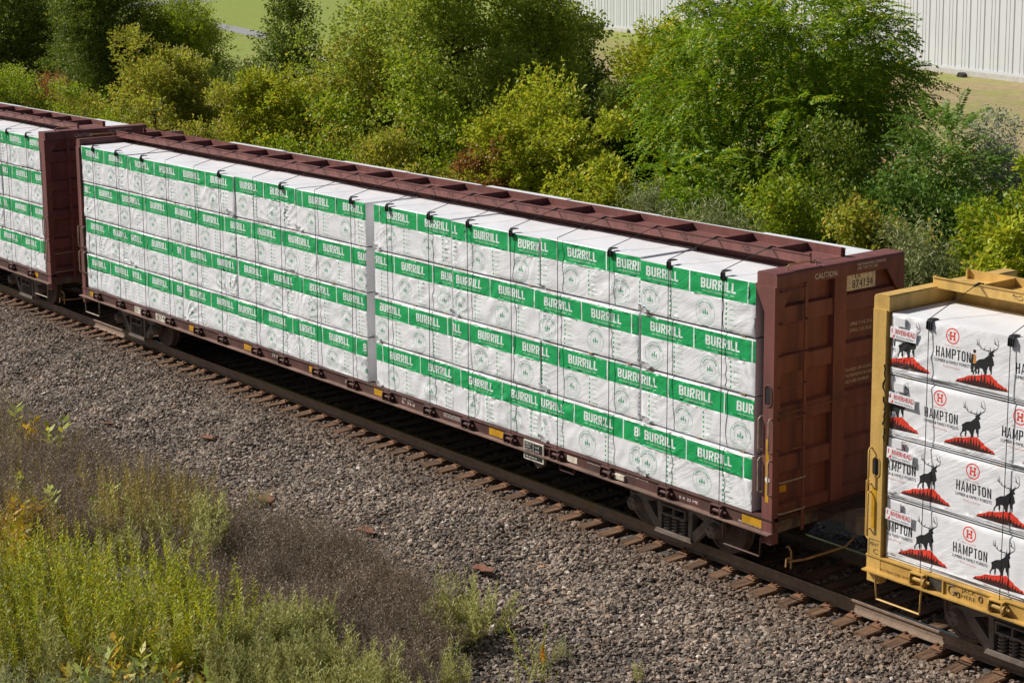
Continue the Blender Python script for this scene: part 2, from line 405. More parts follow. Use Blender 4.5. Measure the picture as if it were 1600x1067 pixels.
ANT = [[(0.28, 0.63), (0.23, 0.63), (0.18, 0.632), (0.14, 0.645), (0.108, 0.67), (0.06, 0.69)], [(0.108, 0.67), (0.1, 0.765)], [(0.09, 0.68), (0.07, 0.745)], [(0.14, 0.645), (0.13, 0.695)], [(0.18, 0.632), (0.205, 0.67)], [(0.28, 0.63), (0.28, 0.685)], [(0.3, 0.632), (0.34, 0.65), (0.38, 0.678), (0.4, 0.71), (0.392, 0.75), (0.385, 0.79), (0.365, 0.82)], [(0.385, 0.718), (0.35, 0.732), (0.32, 0.745)], [(0.35, 0.732), (0.332, 0.8)], [(0.33, 0.645), (0.332, 0.685)]]
HILL = [(-0.24, 0.15), (-0.2, 0.19), (-0.14, 0.21), (-0.09, 0.23), (-0.04, 0.262), (0.07, 0.28), (0.16, 0.305), (0.2, 0.322), (0.24, 0.32), (0.29, 0.335), (0.33, 0.31), (0.355, 0.29), (0.4, 0.272), (0.41, 0.25), (0.47, 0.23), (0.5, 0.21), (0.54, 0.207), (0.55, 0.19), (0.58, 0.165), (0.36, 0.155), (0.15, 0.15), (-0.05, 0.15)]
def hampton_layers(Lx, H, ph, worker, rng):
    P = 1.22; blk, red, brn, pink, tan, grey, dec = [], [], [], [], [], [], []
    k0 = -2
    while ph+k0*P < Lx+.6:
        x = ph+k0*P; k0 += 1
        if x < -.7: continue
        dz = -.045
        blk += word('HAMPTON', x-.56, .425+dz, .135, .55, .12)
        dec.append(('line', 'LUMBER & FAMILY FORESTS', x-.57, .362+dz, .042, .565, 3))
        dec.append(('line', 'Premium Lumber', x-.44, .305+dz, .03, .26, 4))
        dec.append(('line', 'Made in the USA', x-.42, .588+dz, .022, .22, 4))
        c = (x-.30, .725+dz)
        red.append([circ(*c, .105, 30), circ(*c, .088, 30)])
        red.append([[(c[0]+a*.9, c[1]+b) for a, b in ((-.055, -.055), (-.012, -.055), (-.012, -.035), (-.022, -.03), (-.022, -.012), (.022, -.012), (.022, -.03), (.012, -.035), (.012, -.055), (.055, -.055), (.055, -.035), (.045, -.03), (.045, .03), (.055, .035), (.055, .055), (.012, .055), (.012, .035), (.022, .03), (.022, .012), (-.022, .012), (-.022, .03), (-.012, .035), (-.012, .055), (-.055, .055), (-.055, .035), (-.045, .03), (-.045, -.03), (-.055, -.035))]])
        red.append([[(x+a, b+dz) for a, b in HILL]])
        blk.append([[(x+a, b+dz) for a, b in ELK]])
        for a in ANT: blk.append([stroke([(x+p, q+dz) for p, q in a], .016)])
        top = []; u = -.22
        while u < .54:
            hgt = (.13*math.exp(-((u-.14)/.24)**2)+.015)*rng.choice([.3, .45, .7, .9, 1.0]); wd = rng.uniform(.03, .058); e = math.exp(-((u-.17)/.30)**2)*.062
            top += [(x+u, .15+e+dz), (x+u+wd*.3, .15+e+hgt*.5+dz), (x+u+wd*.5, .15+e+hgt+dz), (x+u+wd*.7, .15+e+hgt*.5+dz)]; u += wd
        base = [(x+.565, .158+dz), (x+.36, .148+dz), (x+.15, .143+dz), (x-.05, .143+dz), (x-.23, .147+dz)]
        lift = top[::-1]
        brn.append([base[::-1]+top[::-1]])
    if worker:
        x = ph; dz = -.045
        blk.append([[(x+.0, .315+dz), (x+.03, .31+dz), (x+.045, .40+dz), (x+.07, .30+dz), (x+.095, .31+dz), (x+.075, .44+dz), (x+.06, .55+dz), (x+.0, .55+dz), (x-.01, .45+dz)]])
        tan.append([[(x+.025, .43+dz), (x+.075, .44+dz), (x+.07, .55+dz), (x+.03, .54+dz)]])
        brn.append([circ(x+.045, .59+dz, .026, 8)])
    # shipping tag with red lettering at the left end
    red.append([[(.04, .545), (.10, .60), (.075, .545)]])
    for i, yy in enumerate((.012, .028, .046)):
        grey.append([rect(-.1, yy, Lx+.1, yy+.005)])
    return [(1, red), (2, brn), (3, blk), (4, pink), (5, tan), (3, grey)], dec

def wrinkles(rng, Lx, H, strong=1.):
    """function (u,v)->outward offset, folds fan out of corners and hang points"""
    fans = []
    for _ in range(rng.randint(1, 3)):
        o = rng.choice([(0, 0), (Lx, 0), (Lx, 0), (0, H), (Lx*rng.random(), H), (Lx*rng.random(), 0)])
        fans.append((o, rng.uniform(7, 12), rng.uniform(0, 6), rng.uniform(.008, .02)*strong, rng.uniform(.5, 1.1)))
    wv = []
    for _ in range(12):
        a = rng.gauss(R(56), R(20))*(1 if rng.random() < .7 else -1); l = rng.uniform(.14, .42)
        wv.append((math.cos(a)*2*math.pi/l, math.sin(a)*2*math.pi/l, rng.uniform(0, 6.3), l*rng.uniform(.003, .012)*strong, rng.uniform(0, Lx), rng.uniform(.25, .7)))
    b = [(rng.uniform(1, 4), rng.uniform(1, 5), rng.uniform(0, 6), .004) for _ in range(4)]
    def f(u, v):
        d = np.zeros_like(u)
        for o, k, p, a, rr in fans:
            x = u-o[0]; y = v-o[1]; r = np.hypot(x, y)+1e-6; th = np.arctan2(y, x)
            s = np.sin(th*k+p+.6*np.sin(th*5+p))
            d += a*((1-np.abs(s))**1.6-.3)*np.exp(-(r/rr)**2)*np.clip((r-.08)/.3, 0, 1)
        for kx, ky, p, a, c0, sp in wv:
            d += a*np.sin(kx*u+ky*v+p+.8*np.sin(3*u+p))*np.exp(-((u-c0)/sp)**2)
        for kx, ky, p, a in b: d += a*np.sin(kx*u+ky*v+p)
        return d
    return f

def inpoly(P, loop):
    x, y = P[:, 0], P[:, 1]; c = np.zeros(len(P), bool); n = len(loop)
    for i in range(n):
        x1, y1 = loop[i]; x2, y2 = loop[i-1]
        if y1 == y2: continue
        t = (y1 > y) != (y2 > y)
        c ^= t & (x < (x2-x1)*(y-y1)/(y2-y1)+x1)
    return c

def printed_wrap(name, Lx, D, H, layers, dec, mats, seed, step=.034, extra=None, flapcol=None):
    """one wrapped bundle: printed, creased front sheet facing -y; top, ends, back and base. Origin: base, left, front corner."""
    rng = random.Random(seed); RB = .008
    f = wrinkles(rng, Lx, H)
    rngn = np.random.RandomState(seed)
    xs = np.linspace(0, Lx, int(Lx/step)); zs = np.linspace(0, H, int(H/step))
    gx, gz = np.meshgrid(xs[1:-1], zs[1:-1])
    gx = gx+rngn.uniform(-.3, .3, gx.shape)*step; gz = gz+rngn.uniform(-.3, .3, gz.shape)*step
    pts = [Vector((a, b)) for a, b in zip(gx.ravel(), gz.ravel())]
    edges = []
    bd = [(x, 0.) for x in xs[:-1]]+[(Lx, z) for z in zs[:-1]]+[(x, H) for x in xs[:0:-1]]+[(0., z) for z in zs[:0:-1]]
    def addloop(l):
        b = len(pts); pts.extend(Vector(p) for p in l); edges.extend((b+i, b+(i+1) % len(l)) for i in range(len(l)))
    addloop(bd)
    for mi, shapes in layers:
        for loops in shapes:
            a = np.array(loops[0]); lo, hi = a.min(0), a.max(0)
            if hi[0] < -.02 or lo[0] > Lx+.02 or hi[1] < -.02 or lo[1] > H+.02: continue
            for l in loops: addloop([(min(max(p[0], -.35), Lx+.35), p[1]) for p in l])
    V2, _, F2, _, _, _ = delaunay_2d_cdt(pts, edges, [], 0, 1e-5)
    V2 = np.array([(v[0], v[1]) for v in V2]); F2 = np.array([t for t in F2 if len(t) == 3], int)
    C = V2[F2].mean(1)
    keep = (C[:, 0] > 0) & (C[:, 0] < Lx) & (C[:, 1] > 0) & (C[:, 1] < H)
    F2 = F2[keep]; C = C[keep]
    ids = np.zeros(len(F2), int)
    for mi, shapes in layers:
        for loops in shapes:
            a = np.array(loops[0]); lo, hi = a.min(0), a.max(0)
            w = np.where((C[:, 0] > lo[0]) & (C[:, 0] < hi[0]) & (C[:, 1] > lo[1]) & (C[:, 1] < hi[1]))[0]
            if not len(w): continue
            c = np.zeros(len(w), bool)
            for l in loops: c ^= inpoly(C[w], l)
            ids[w[c]] = mi
    u, i = np.unique(F2, return_inverse=True); V2 = V2[u]; F2 = i.reshape(F2.shape)
    def sheet(U, Z, lift=0.):
        e = np.minimum(np.minimum(U, Lx-U), np.minimum(Z, H-Z)); e = np.clip(e, 0, None)
        d = f(U, Z)*np.clip(e/.05, 0, 1)**.7
        t = np.clip(1-e/RB, 0, 1)
        return np.stack([U, RB*(1-np.sqrt(np.clip(1-t*t, 0, 1)))-d-lift, Z], 1)
    Vs = [sheet(V2[:, 0], V2[:, 1])]; n = len(V2)
    a = V2[F2]; ar = (a[:, 1, 0]-a[:, 0, 0])*(a[:, 2, 1]-a[:, 0, 1])-(a[:, 2, 0]-a[:, 0, 0])*(a[:, 1, 1]-a[:, 0, 1])
    F2[ar < 0] = F2[ar < 0][:, ::-1]
    Fs = [F2]; Is = [ids]; Sm = [np.ones(len(F2), bool)]
    def add(V, F, mi, smooth=True):
        nonlocal n
        Vs.append(np.asarray(V, float)); Fs.append(np.asarray(F, int)+n); Is.append(np.full(len(F), mi)); Sm.append(np.full(len(F), smooth)); n += len(V)
    def grid(fn, nu, nv, mi):
        uu, vv = np.meshgrid(np.linspace(0, 1, nu), np.linspace(0, 1, nv)); V = fn(uu.ravel(), vv.ravel())
        q = [(j*nu+k, j*nu+k+1, (j+1)*nu+k+1, (j+1)*nu+k) for j in range(nv-1) for k in range(nu-1)]
        T = [(x[0], x[1], x[2]) for x in q]+[(x[0], x[2], x[3]) for x in q]
        add(V, T, mi)
    g = wrinkles(random.Random(seed+7), Lx, D, .45)
    def env(a, b): return np.clip(np.minimum(np.minimum(a, 1-a)*8, np.minimum(b, 1-b)*6), 0, 1)
    grid(lambda a, b: np.stack([a*Lx, RB+b*(D-RB), H+g(a*Lx, b*D)*env(a, b)], 1), 34, 16, 0)
    e1 = wrinkles(random.Random(seed+9), D, H, .6)
    grid(lambda a, b: np.stack([Lx+e1(a*D, b*H)*env(a, b), RB+a*(D-RB), b*H], 1), 14, 12, 0)
    grid(lambda a, b: np.stack([0-e1(a*D, b*H)*env(a, b), D-a*(D-RB), b*H], 1), 10, 9, 0)
    add([(0, D, 0), (Lx, D, 0), (Lx, D, H), (0, D, H)], [(1, 0, 3), (1, 3, 2)], 0, False)
    add([(0, RB, 0), (Lx, RB, 0), (Lx, D, 0), (0, D, 0)], [(0, 3, 2), (0, 2, 1)], 0, False)
    # small printing that follows the creases
    for d in dec:
        if d[0] == 'line':
            _, s, x, y, h, w, mi = d; V, T, tw = text_tris(s); P = np.stack([x+V[:, 0]*w/tw, y+V[:, 1]*h], 1)
        else:
            _, s, cx, cy, rr, h, mi = d; V, T, tw = text_tris(s); sp = R(128)
            a = math.pi/2+sp/2-V[:, 0]/tw*sp; q = rr+V[:, 1]*h; P = np.stack([cx+q*np.cos(a), cy+q*np.sin(a)], 1)
        ok = (P[T][:, :, 0].min(1) > .01) & (P[T][:, :, 0].max(1) < Lx-.01)
        if ok.any(): add(sheet(P[:, 0], P[:, 1], .0035), T[ok], mi)
    if extra: extra(add, sheet)
    V = np.concatenate(Vs); F = np.concatenate(Fs); I = np.concatenate(Is)
    me = mesh_np(name, V, F, mats, I, False)
    me.polygons.foreach_set('use_smooth', np.concatenate(Sm))
    return me

# ================================================================== setting
def bed_z(y):
    """height of the ballast bed across the track"""
    y = np.asarray(y, float); a = np.abs(y)
    return np.interp(a, [0, 1.35, 1.8, 4.1, 5.2, 60], [-.272, -.276, -.31, -.98, -1.05, -1.05])

def rough(x, y, s=1.0):
    return s*(.030*np.sin(1.7*x+.6*y)+.026*np.sin(.9*x-2.3*y+1)+.018*np.sin(3.9*x+2.1*y+2)+.012*np.sin(6.1*x-4.7*y))

def dirt_mat():
    m = mat('lawn_and_dry_grass', (.105, .125, .035), .95, bump=.05, bscale=6, fine=.2)
    N = m.node_tree.nodes; L = m.node_tree.links; b = N['Principled BSDF']
    g = N.new('ShaderNodeNewGeometry')
    n1 = N.new('ShaderNodeTexNoise'); n1.inputs['Scale'].default_value = .16; n1.inputs['Detail'].default_value = 7; n1.inputs['Roughness'].default_value = .65
    L.new(g.outputs['Position'], n1.inputs['Vector'])
    sx = N.new('ShaderNodeSeparateXYZ'); L.new(g.outputs['Position'], sx.inputs[0])
    # drier turf towards the building in the east
    mr = N.new('ShaderNodeMapRange'); mr.inputs[1].default_value = -130; mr.inputs[2].default_value = -70; mr.inputs[3].default_value = -.22; mr.inputs[4].default_value = .1
    L.new(sx.outputs[0], mr.inputs[0])
    ad = N.new('ShaderNodeMath'); ad.operation = 'ADD'; L.new(n1.outputs[0], ad.inputs[0]); L.new(mr.outputs[0], ad.inputs[1])
    cr = N.new('ShaderNodeValToRGB'); e = cr.color_ramp.elements
    e[0].position = .38; e[0].color = (.23, .28, .04, 1); e[1].position = .66; e[1].color = (.34, .26, .13, 1)
    L.new(ad.outputs[0], cr.inputs[0])
    n2 = N.new('ShaderNodeTexNoise'); n2.inputs['Scale'].default_value = 2.5; n2.inputs['Detail'].default_value = 6; L.new(g.outputs['Position'], n2.inputs['Vector'])
    mr2 = N.new('ShaderNodeMapRange'); mr2.inputs[1].default_value = .3; mr2.inputs[2].default_value = .7; mr2.inputs[3].default_value = .75; mr2.inputs[4].default_value = 1.2; L.new(n2.outputs[0], mr2.inputs[0])
    mx = N.new('ShaderNodeMix'); mx.data_type = 'RGBA'; mx.blend_type = 'MULTIPLY'; mx.inputs[0].default_value = 1
    L.new(cr.outputs[0], mx.inputs[6]); L.new(mr2.outputs[0], mx.inputs[7]); L.new(mx.outputs[2], b.inputs['Base Color'])
    return m
M['lawn'] = dirt_mat()

g = MB().add([(-900, -400, -1.12), (500, -400, -1.12), (500, 900, -1.12), (-900, 900, -1.12)], [(0, 1, 2, 3)])
tag(g.build('ground', M['soil']), 'bare dusty soil under the weeds and shrubs', kind='structure')
g = MB().add([(-500, 26, -1.0), (200, 26, -1.0), (200, 500, -1.0), (-500, 500, -1.0)], [(0, 1, 2, 3)])
tag(g.build('lawn', M['lawn']), 'mown lawn, green to dry brown, before the white building', kind='structure')

xs = np.arange(-46, 46.01, .5); ys = np.concatenate([np.arange(-9.5, -1.3, .28), np.arange(-1.25, 1.3, .3), np.arange(1.5, 6.5, .5)])
gx, gy = np.meshgrid(xs, ys)
gz = bed_z(gy)+np.where(np.abs(gy) > 1.5, rough(gx, gy), 0)
nx, ny = len(xs), len(ys)
F = [(j*nx+i, j*nx+i+1, (j+1)*nx+i+1, (j+1)*nx+i) for j in range(ny-1) for i in range(nx-1)]
tag(link('ballast_bed', mesh_np('ballast_bed', np.stack([gx, gy, gz], -1).reshape(-1, 3), F, M['bed'], smooth=True)), 'dusty grey bed of crushed stone under the track', kind='structure')

# ---- sleepers
rng = random.Random(4)
TIES = []
x = -22.0
while x < 31:
    TIES.append((x+rng.uniform(-.04, .04), rng.uniform(-.05, .05), rng.gauss(0, .012), rng.uniform(-.012, .006)))
    x += .497
def tie_proto(seed):
    r = random.Random(seed); b = MB(); n = 9
    rows = []
    for i in range(n):
        y = -1.295+2.59*i/(n-1); w = .114+r.uniform(-.006, .006); t = -.212+r.uniform(-.006, .004)
        if i in (0, n-1): w -= r.uniform(.0, .012); t -= r.uniform(0, .02)
        rows.append([(-w, y, -.40), (w, y, -.40), (w, y, t-.012), (w-.014, y, t), (r.uniform(-.02, .02), y, t+r.uniform(-.01, 0)), (-w+.014, y, t), (-w, y, t-.012)])
    vs = [p for q in rows for p in q]; m = 7
    fs = [(i*m+k, i*m+(k+1) % m, (i+1)*m+(k+1) % m, (i+1)*m+k) for i in range(n-1) for k in range(m)]
    fs += [tuple(range(m))[::-1], tuple((n-1)*m+k for k in range(m))]
    b.add(vs, [f[::-1] for f in fs]); return b.mesh('railroad_tie', M['tie'])
tie_me = [tie_proto(s) for s in range(6)]
def plate_mesh():
    b = MB(); b.prism([(-.20, -.208), (.17, -.208), (.17, -.200), (.085, -.187), (-.085, -.187), (-.20, -.198)], 'x', -.10, .10)
    return b.mesh('tie_plate', M['plate'])
def spike_mesh():
    b = MB(); b.box(-.012, .012, -.012, .012, -.21, -.165); b.box(-.018, .018, -.016, .028, -.168, -.150); return b.mesh('spike', M['plate'])
plate_me, spike_me = plate_mesh(), spike_mesh()
for i, (x, dy, rz, dz) in enumerate(TIES):
    t = link('railroad_tie', tie_me[rng.randrange(6)], loc=(x, dy, dz)); t.rotation_euler.z = rz
    tag(t, 'weathered brown timber sleeper, one of the row half buried in stones beneath the rails', 'railroad tie', 'sleepers under the track')
    for s in (-1, 1):
        p = link('tie_plate', plate_me, t, (0, s*.755-dy, -dz+rng.uniform(-.001, .001)))
        if s > 0: p.rotation_euler.z = math.pi
        for sx, sy in ((-.055, -.105), (.06, .10), (.055, -.165)):
            k = link('spike', spike_me, p, (sx+rng.uniform(-.01, .01), sy, 0))
            if sy > 0: k.rotation_euler.z = math.pi

# ---- rails
prof = [(-.076, -.186), (.076, -.186), (.076, -.176), (.020, -.158), (.010, -.13), (.009, -.06), (.018, -.046), (.037, -.038), (.037, -.010), (.030, 0), (-.030, 0), (-.037, -.010), (-.037, -.038), (-.018, -.046), (-.009, -.06), (-.010, -.13), (-.020, -.158), (-.076, -.176)]
for s, lab in ((-1, 'rusty steel rail nearest the viewer, running under the near side of the train'), (1, 'far steel rail, seen only in the gaps between the cars')):
    b = MB(); n = len(prof)
    vs = [(xx, s*.755+p[0], p[1]) for xx in (-46, 46) for p in prof]
    for k in range(n):
        top = k in (9, 8) and False
        b.f.append((k, (k+1) % n, n+(k+1) % n, n+k)); b.m.append(1 if k in (9,) or (k in (8, 10) and False) else 0)
    b.v = vs
    b.f += [tuple(range(n))[::-1], tuple(range(n, 2*n))]; b.m += [0, 0]
    rl = b.build('rail', [M['rail'], M['bright']]); tag(rl, lab, 'rail', 'rails of the track')
    if s < 0:
        w = at_y(912, 783, -.8)
        q = MB(); q.box(w[0]-.02, w[0]+.27, -.755-.0385, -.755-.0372, -.036, -.012); q.box(w[0]-.02, w[0]+.27, -.767, -.7655, -.125, -.055)
        tag(q.build('paint_mark', mat('faded_orange_marking', (.33, .20, .08), .8, fine=.3, var=.4, vscale=20), rl), 'faded orange weld marking')

# ---- ballast stones: crushed rock scattered over the bed
rs = np.random.RandomState(11)
tx = np.array([t[0] for t in TIES])
def scatter(n, x0, x1, y0, y1):
    X = rs.uniform(x0, x1, n); Y = rs.uniform(y0, y1, n)
    d = np.abs(X[:, None]-tx[None, :]).min(1)
    ok = ~((d < .145) & (np.abs(Y) < 1.31)) & ~(np.abs(np.abs(Y)-.755) < .10)
    return X[ok], Y[ok]
parts_ = [scatter(185000, -14, 29.5, -5.3, -1.15), scatter(30000, -14, 29.5, -1.15, 2.2)]
X = np.concatenate([p[0] for p in parts_]); Y = np.concatenate([p[1] for p in parts_])
# thin out where the weeds have taken over
edge = np.interp(X, [-14, 3, 9, 13.5, 16.5, 19.5, 23, 30], [-3.9, -4.0, -4.05, -4.1, -4.35, -4.7, -5.2, -5.2])
keep = (Y > edge+rs.normal(0, .22, len(Y))) | (rs.uniform(size=len(Y)) < .06)
X, Y = X[keep], Y[keep]
Z = bed_z(Y)+np.where(np.abs(Y) > 1.5, rough(X, Y), 0)+rs.uniform(-.015, .03, len(X))
me = bpy.data.meshes.new('ballast_stones'); me.vertices.add(len(X)); me.vertices.foreach_set('co', np.stack([X, Y, Z], 1).astype(np.float32).ravel()); me.update()
bs = link('ballast_stones', me); tag(bs, 'loose crushed stone ballast sloping down from the sleepers', 'ballast', kind='stuff')

def stone_mat():
    m = bpy.data.materials.new('crushed_stone'); m.use_nodes = True
    t = m.node_tree; N = t.nodes; L = t.links; b = N['Principled BSDF']; b.inputs['Roughness'].default_value = .85
    oi = N.new('ShaderNodeObjectInfo'); cr = N.new('ShaderNodeValToRGB'); e = cr.color_ramp.elements
    cols = [(0, (.055, .041, .033)), (.2, (.115, .086, .066)), (.42, (.185, .141, .107)), (.65, (.25, .195, .15)), (.82, (.345, .285, .23)), (.92, (.42, .31, .22)), (.97, (.30, .17, .10)), (1, (.70, .62, .54))]
    e[0].position, e[0].color = 0, (*cols[0][1], 1); e[1].position, e[1].color = 1, (*cols[-1][1], 1)
    for p, c in cols[1:-1]: k = e.new(p); k.color = (*c, 1)
    L.new(oi.outputs['Random'], cr.inputs[0])
    g = N.new('ShaderNodeNewGeometry')
    n = N.new('ShaderNodeTexNoise'); n.inputs['Scale'].default_value = 45; n.inputs['Detail'].default_value = 3; L.new(g.outputs['Position'], n.inputs['Vector'])
    n2 = N.new('ShaderNodeTexNoise'); n2.inputs['Scale'].default_value = .8; n2.inputs['Detail'].default_value = 3; L.new(g.outputs['Position'], n2.inputs['Vector'])
    def rng_(v, a, b_, i0=.3, i1=.7):
        r = N.new('ShaderNodeMapRange'); r.inputs[1].default_value = i0; r.inputs[2].default_value = i1; r.inputs[3].default_value = a; r.inputs[4].default_value = b_; L.new(v, r.inputs[0]); return r.outputs[0]
    out = cr.outputs[0]
    for v in (rng_(n.outputs[0], .8, 1.2), rng_(n2.outputs[0], .72, 1.18)):
        mx = N.new('ShaderNodeMix'); mx.data_type = 'RGBA'; mx.blend_type = 'MULTIPLY'; mx.inputs[0].default_value = 1
        L.new(out, mx.inputs[6]); L.new(v, mx.inputs[7]); out = mx.outputs[2]
    # rust dust near the rails
    sx = N.new('ShaderNodeSeparateXYZ'); L.new(g.outputs['Position'], sx.inputs[0])
    ab = N.new('ShaderNodeMath'); ab.operation = 'ABSOLUTE'; L.new(sx.outputs[1], ab.inputs[0])
    mr = N.new('ShaderNodeMapRange'); mr.inputs[1].default_value = 1.2; mr.inputs[2].default_value = 2.2; mr.inputs[3].default_value = .6; mr.inputs[4].default_value = 0; L.new(ab.outputs[0], mr.inputs[0])
    mx = N.new('ShaderNodeMix'); mx.data_type = 'RGBA'; L.new(mr.outputs[0], mx.inputs[0]); L.new(out, mx.inputs[6]); mx.inputs[7].default_value = (.16, .10, .062, 1)
    L.new(mx.outputs[2], b.inputs['Base Color'])
    return m
M['stone'] = stone_mat()

def stones_nodes():
    ng = bpy.data.node_groups.new('scatter_stones', 'GeometryNodeTree')
    ng.interface.new_socket('Geometry', in_out='INPUT', socket_type='NodeSocketGeometry')
    ng.interface.new_socket('Geometry', in_out='OUTPUT', socket_type='NodeSocketGeometry')
    N = ng.nodes; L = ng.links
    gi = N.new('NodeGroupInput'); go = N.new('NodeGroupOutput')
    jn = N.new('GeometryNodeJoinGeometry')
    for k in range(8):
        ico = N.new('GeometryNodeMeshIcoSphere'); ico.inputs['Radius'].default_value = .0325; ico.inputs['Subdivisions'].default_value = 2
        nz = N.new('ShaderNodeTexNoise'); nz.noise_dimensions = '4D'; nz.inputs['W'].default_value = 3.7*k+1; nz.inputs['Scale'].default_value = 26; nz.inputs['Detail'].default_value = 1
        ps = N.new('GeometryNodeInputPosition'); L.new(ps.outputs[0], nz.inputs['Vector'])
        sb = N.new('ShaderNodeVectorMath'); sb.operation = 'SUBTRACT'; sb.inputs[1].default_value = (.5, .5, .5); L.new(nz.outputs['Color'], sb.inputs[0])
        sc = N.new('ShaderNodeVectorMath'); sc.operation = 'SCALE'; sc.inputs['Scale'].default_value = .085; L.new(sb.outputs[0], sc.inputs[0])
        sp = N.new('GeometryNodeSetPosition'); L.new(ico.outputs['Mesh'], sp.inputs[0]); L.new(sc.outputs[0], sp.inputs['Offset'])
        tr = N.new('GeometryNodeTransform'); r = random.Random(k); tr.inputs['Scale'].default_value = (r.uniform(.9, 1.35), r.uniform(.75, 1.05), r.uniform(.45, .7))
        L.new(sp.outputs[0], tr.inputs[0])
        fl = N.new('GeometryNodeSetShadeSmooth'); fl.inputs['Shade Smooth'].default_value = False; L.new(tr.outputs[0], fl.inputs[0])
        sm = N.new('GeometryNodeSetMaterial'); sm.inputs['Material'].default_value = M['stone']; L.new(fl.outputs[0], sm.inputs[0])
        gt = N.new('GeometryNodeGeometryToInstance'); L.new(sm.outputs[0], gt.inputs[0]); L.new(gt.outputs[0], jn.inputs[0])
    ip = N.new('GeometryNodeInstanceOnPoints'); ip.inputs['Pick Instance'].default_value = True
    L.new(gi.outputs[0], ip.inputs['Points']); L.new(jn.outputs[0], ip.inputs['Instance'])
    ri = N.new('FunctionNodeRandomValue'); ri.data_type = 'INT'; ri.inputs[4].default_value = 0; ri.inputs[5].default_value = 7; L.new(ri.outputs[2], ip.inputs['Instance Index'])
    rr = N.new('FunctionNodeRandomValue'); rr.data_type = 'FLOAT_VECTOR'; rr.inputs[0].default_value = (-.6, -.6, 0); rr.inputs[1].default_value = (.6, .6, 6.28); rr.inputs['Seed'].default_value = 3
    L.new(rr.outputs[0], ip.inputs['Rotation'])
    rsz = N.new('FunctionNodeRandomValue'); rsz.data_type = 'FLOAT'; rsz.inputs[2].default_value = .42; rsz.inputs[3].default_value = 1.3; rsz.inputs['Seed'].default_value = 9
    L.new(rsz.outputs[1], ip.inputs['Scale'])
    L.new(ip.outputs[0], go.inputs[0])
    return ng
md = bs.modifiers.new('stones', 'NODES'); md.node_group = stones_nodes()

# ---- rusty scrap lying on the stones
def scrap(px, py, y, pts, rz, lab):
    d = ray(px, py)
    p = None
    for k in range(40):
        zz = -.25-.022*k; q = at_z(px, py, zz)
        if bed_z(q[1]) >= zz-.02: p = q; break
    if p is None: p = at_z(px, py, -.9)
    b = MB(); b.prism(pts, 'z', 0, .018)
    o = b.build('steel_scrap', mat('rusty_scrap', (.22, .095, .055), .9, var=.35, vscale=12, fine=.25), loc=(p[0], p[1], float(bed_z(p[1]))+.095))
    o.rotation_euler = (.2, rng.uniform(-.1, .1), rz)
    tag(o, lab, 'scrap plate', 'scrap tie plates on the ballast')
scrap(415, 786, 0, [(-.16, -.10), (.15, -.12), (.17, .09), (-.12, .11)], .6, 'flat rusty plate on the stones beside a green weed at the left')
scrap(575, 838, 0, [(-.20, -.09), (.19, -.03), (.05, .08), (-.18, .1)], .2, 'triangular rusty plate lying mid slope below the middle of the train')
scrap(757, 895, 0, [(-.20, -.09), (-.05, -.06), (.02, -.1), (.2, -.05), (.16, .06), (.05, .03), (-.05, .09), (-.2, .06)], .3, 'ragged rusty plate above the pale green bush on the stones')
scrap(325, 690, 0, [(-.13, -.06), (.14, -.06), (.13, .06), (-.12, .05)], .4, 'small rusty plate on the upper left stone slope')
scrap(172, 667, 0, [(-.18, -.03), (.17, -.03), (.17, .03), (-.17, .03)], 0.9, 'narrow rusty bar near the left edge of the stones')

# ---- white metal building behind the trees
A, B_ = np.array(at_z(905, 42, -1.0)), np.array(at_z(1600, 130, -1.0))
dirw = (B_-A); dirw[2] = 0; lw = np.linalg.norm(dirw); dirw /= lw
nrm = np.array([dirw[1], -dirw[0], 0.])
if nrm[1] > 0: nrm = -nrm
wh = empty('warehouse', (float(A[0]), float(A[1]), -1.0), 'long white corrugated metal warehouse beyond the lawn at top right', 'warehouse')
s0, s1, hh = -26., lw+45., 9.5
def wp(s, out, z): p = dirw*s+nrm*out; return (float(p[0]), float(p[1]), float(z))
def wbox(b, sa, sb, oa, ob, za, zb):
    vs = [wp(sa, oa, za), wp(sb, oa, za), wp(sb, ob, za), wp(sa, ob, za), wp(sa, oa, zb), wp(sb, oa, zb), wp(sb, ob, zb), wp(sa, ob, zb)]
    b.add(vs, [(0, 3, 2, 1), (4, 5, 6, 7), (0, 1, 5, 4), (1, 2, 6, 5), (2, 3, 7, 6), (3, 0, 4, 7)])
b = MB(); wbox(b, s0, s1, -40, 0, .35, hh); b.build('wall', M['metalwall'], wh)
b = MB(); wbox(b, s0-.1, s1+.1, -.5, .10, 0, .36); b.build('foundation_curb', M['concrete'], wh)
b = MB(); wbox(b, s0-.05, s1+.05, -.1, .10, .36, .55); b.build('base_trim', M['metalwall'], wh)
b = MB(); wbox(b, s0-.4, s1+.4, -41, .4, hh, hh+.4); b.build('roof', M['seam'], wh)
k = 0; s = s0+.4
bp_ = MB(); wbox(bp_, 0, .07, 0, .03, .55, hh-.02); pm = bp_.mesh('panel_rib', M['metalwall'])
bs_ = MB(); wbox(bs_, 0, .035, 0, .02, .55, hh-.02); ps_ = bs_.mesh('panel_seam', M['seam'])
while s < s1-.3 and k < 290:
    p = wp(s, 0, 0); link('panel_rib', pm, wh, p); p = wp(s+(.45 if k % 2 else .12), 0, 0); link('panel_seam', ps_, wh, p)
    s += .9; k += 1
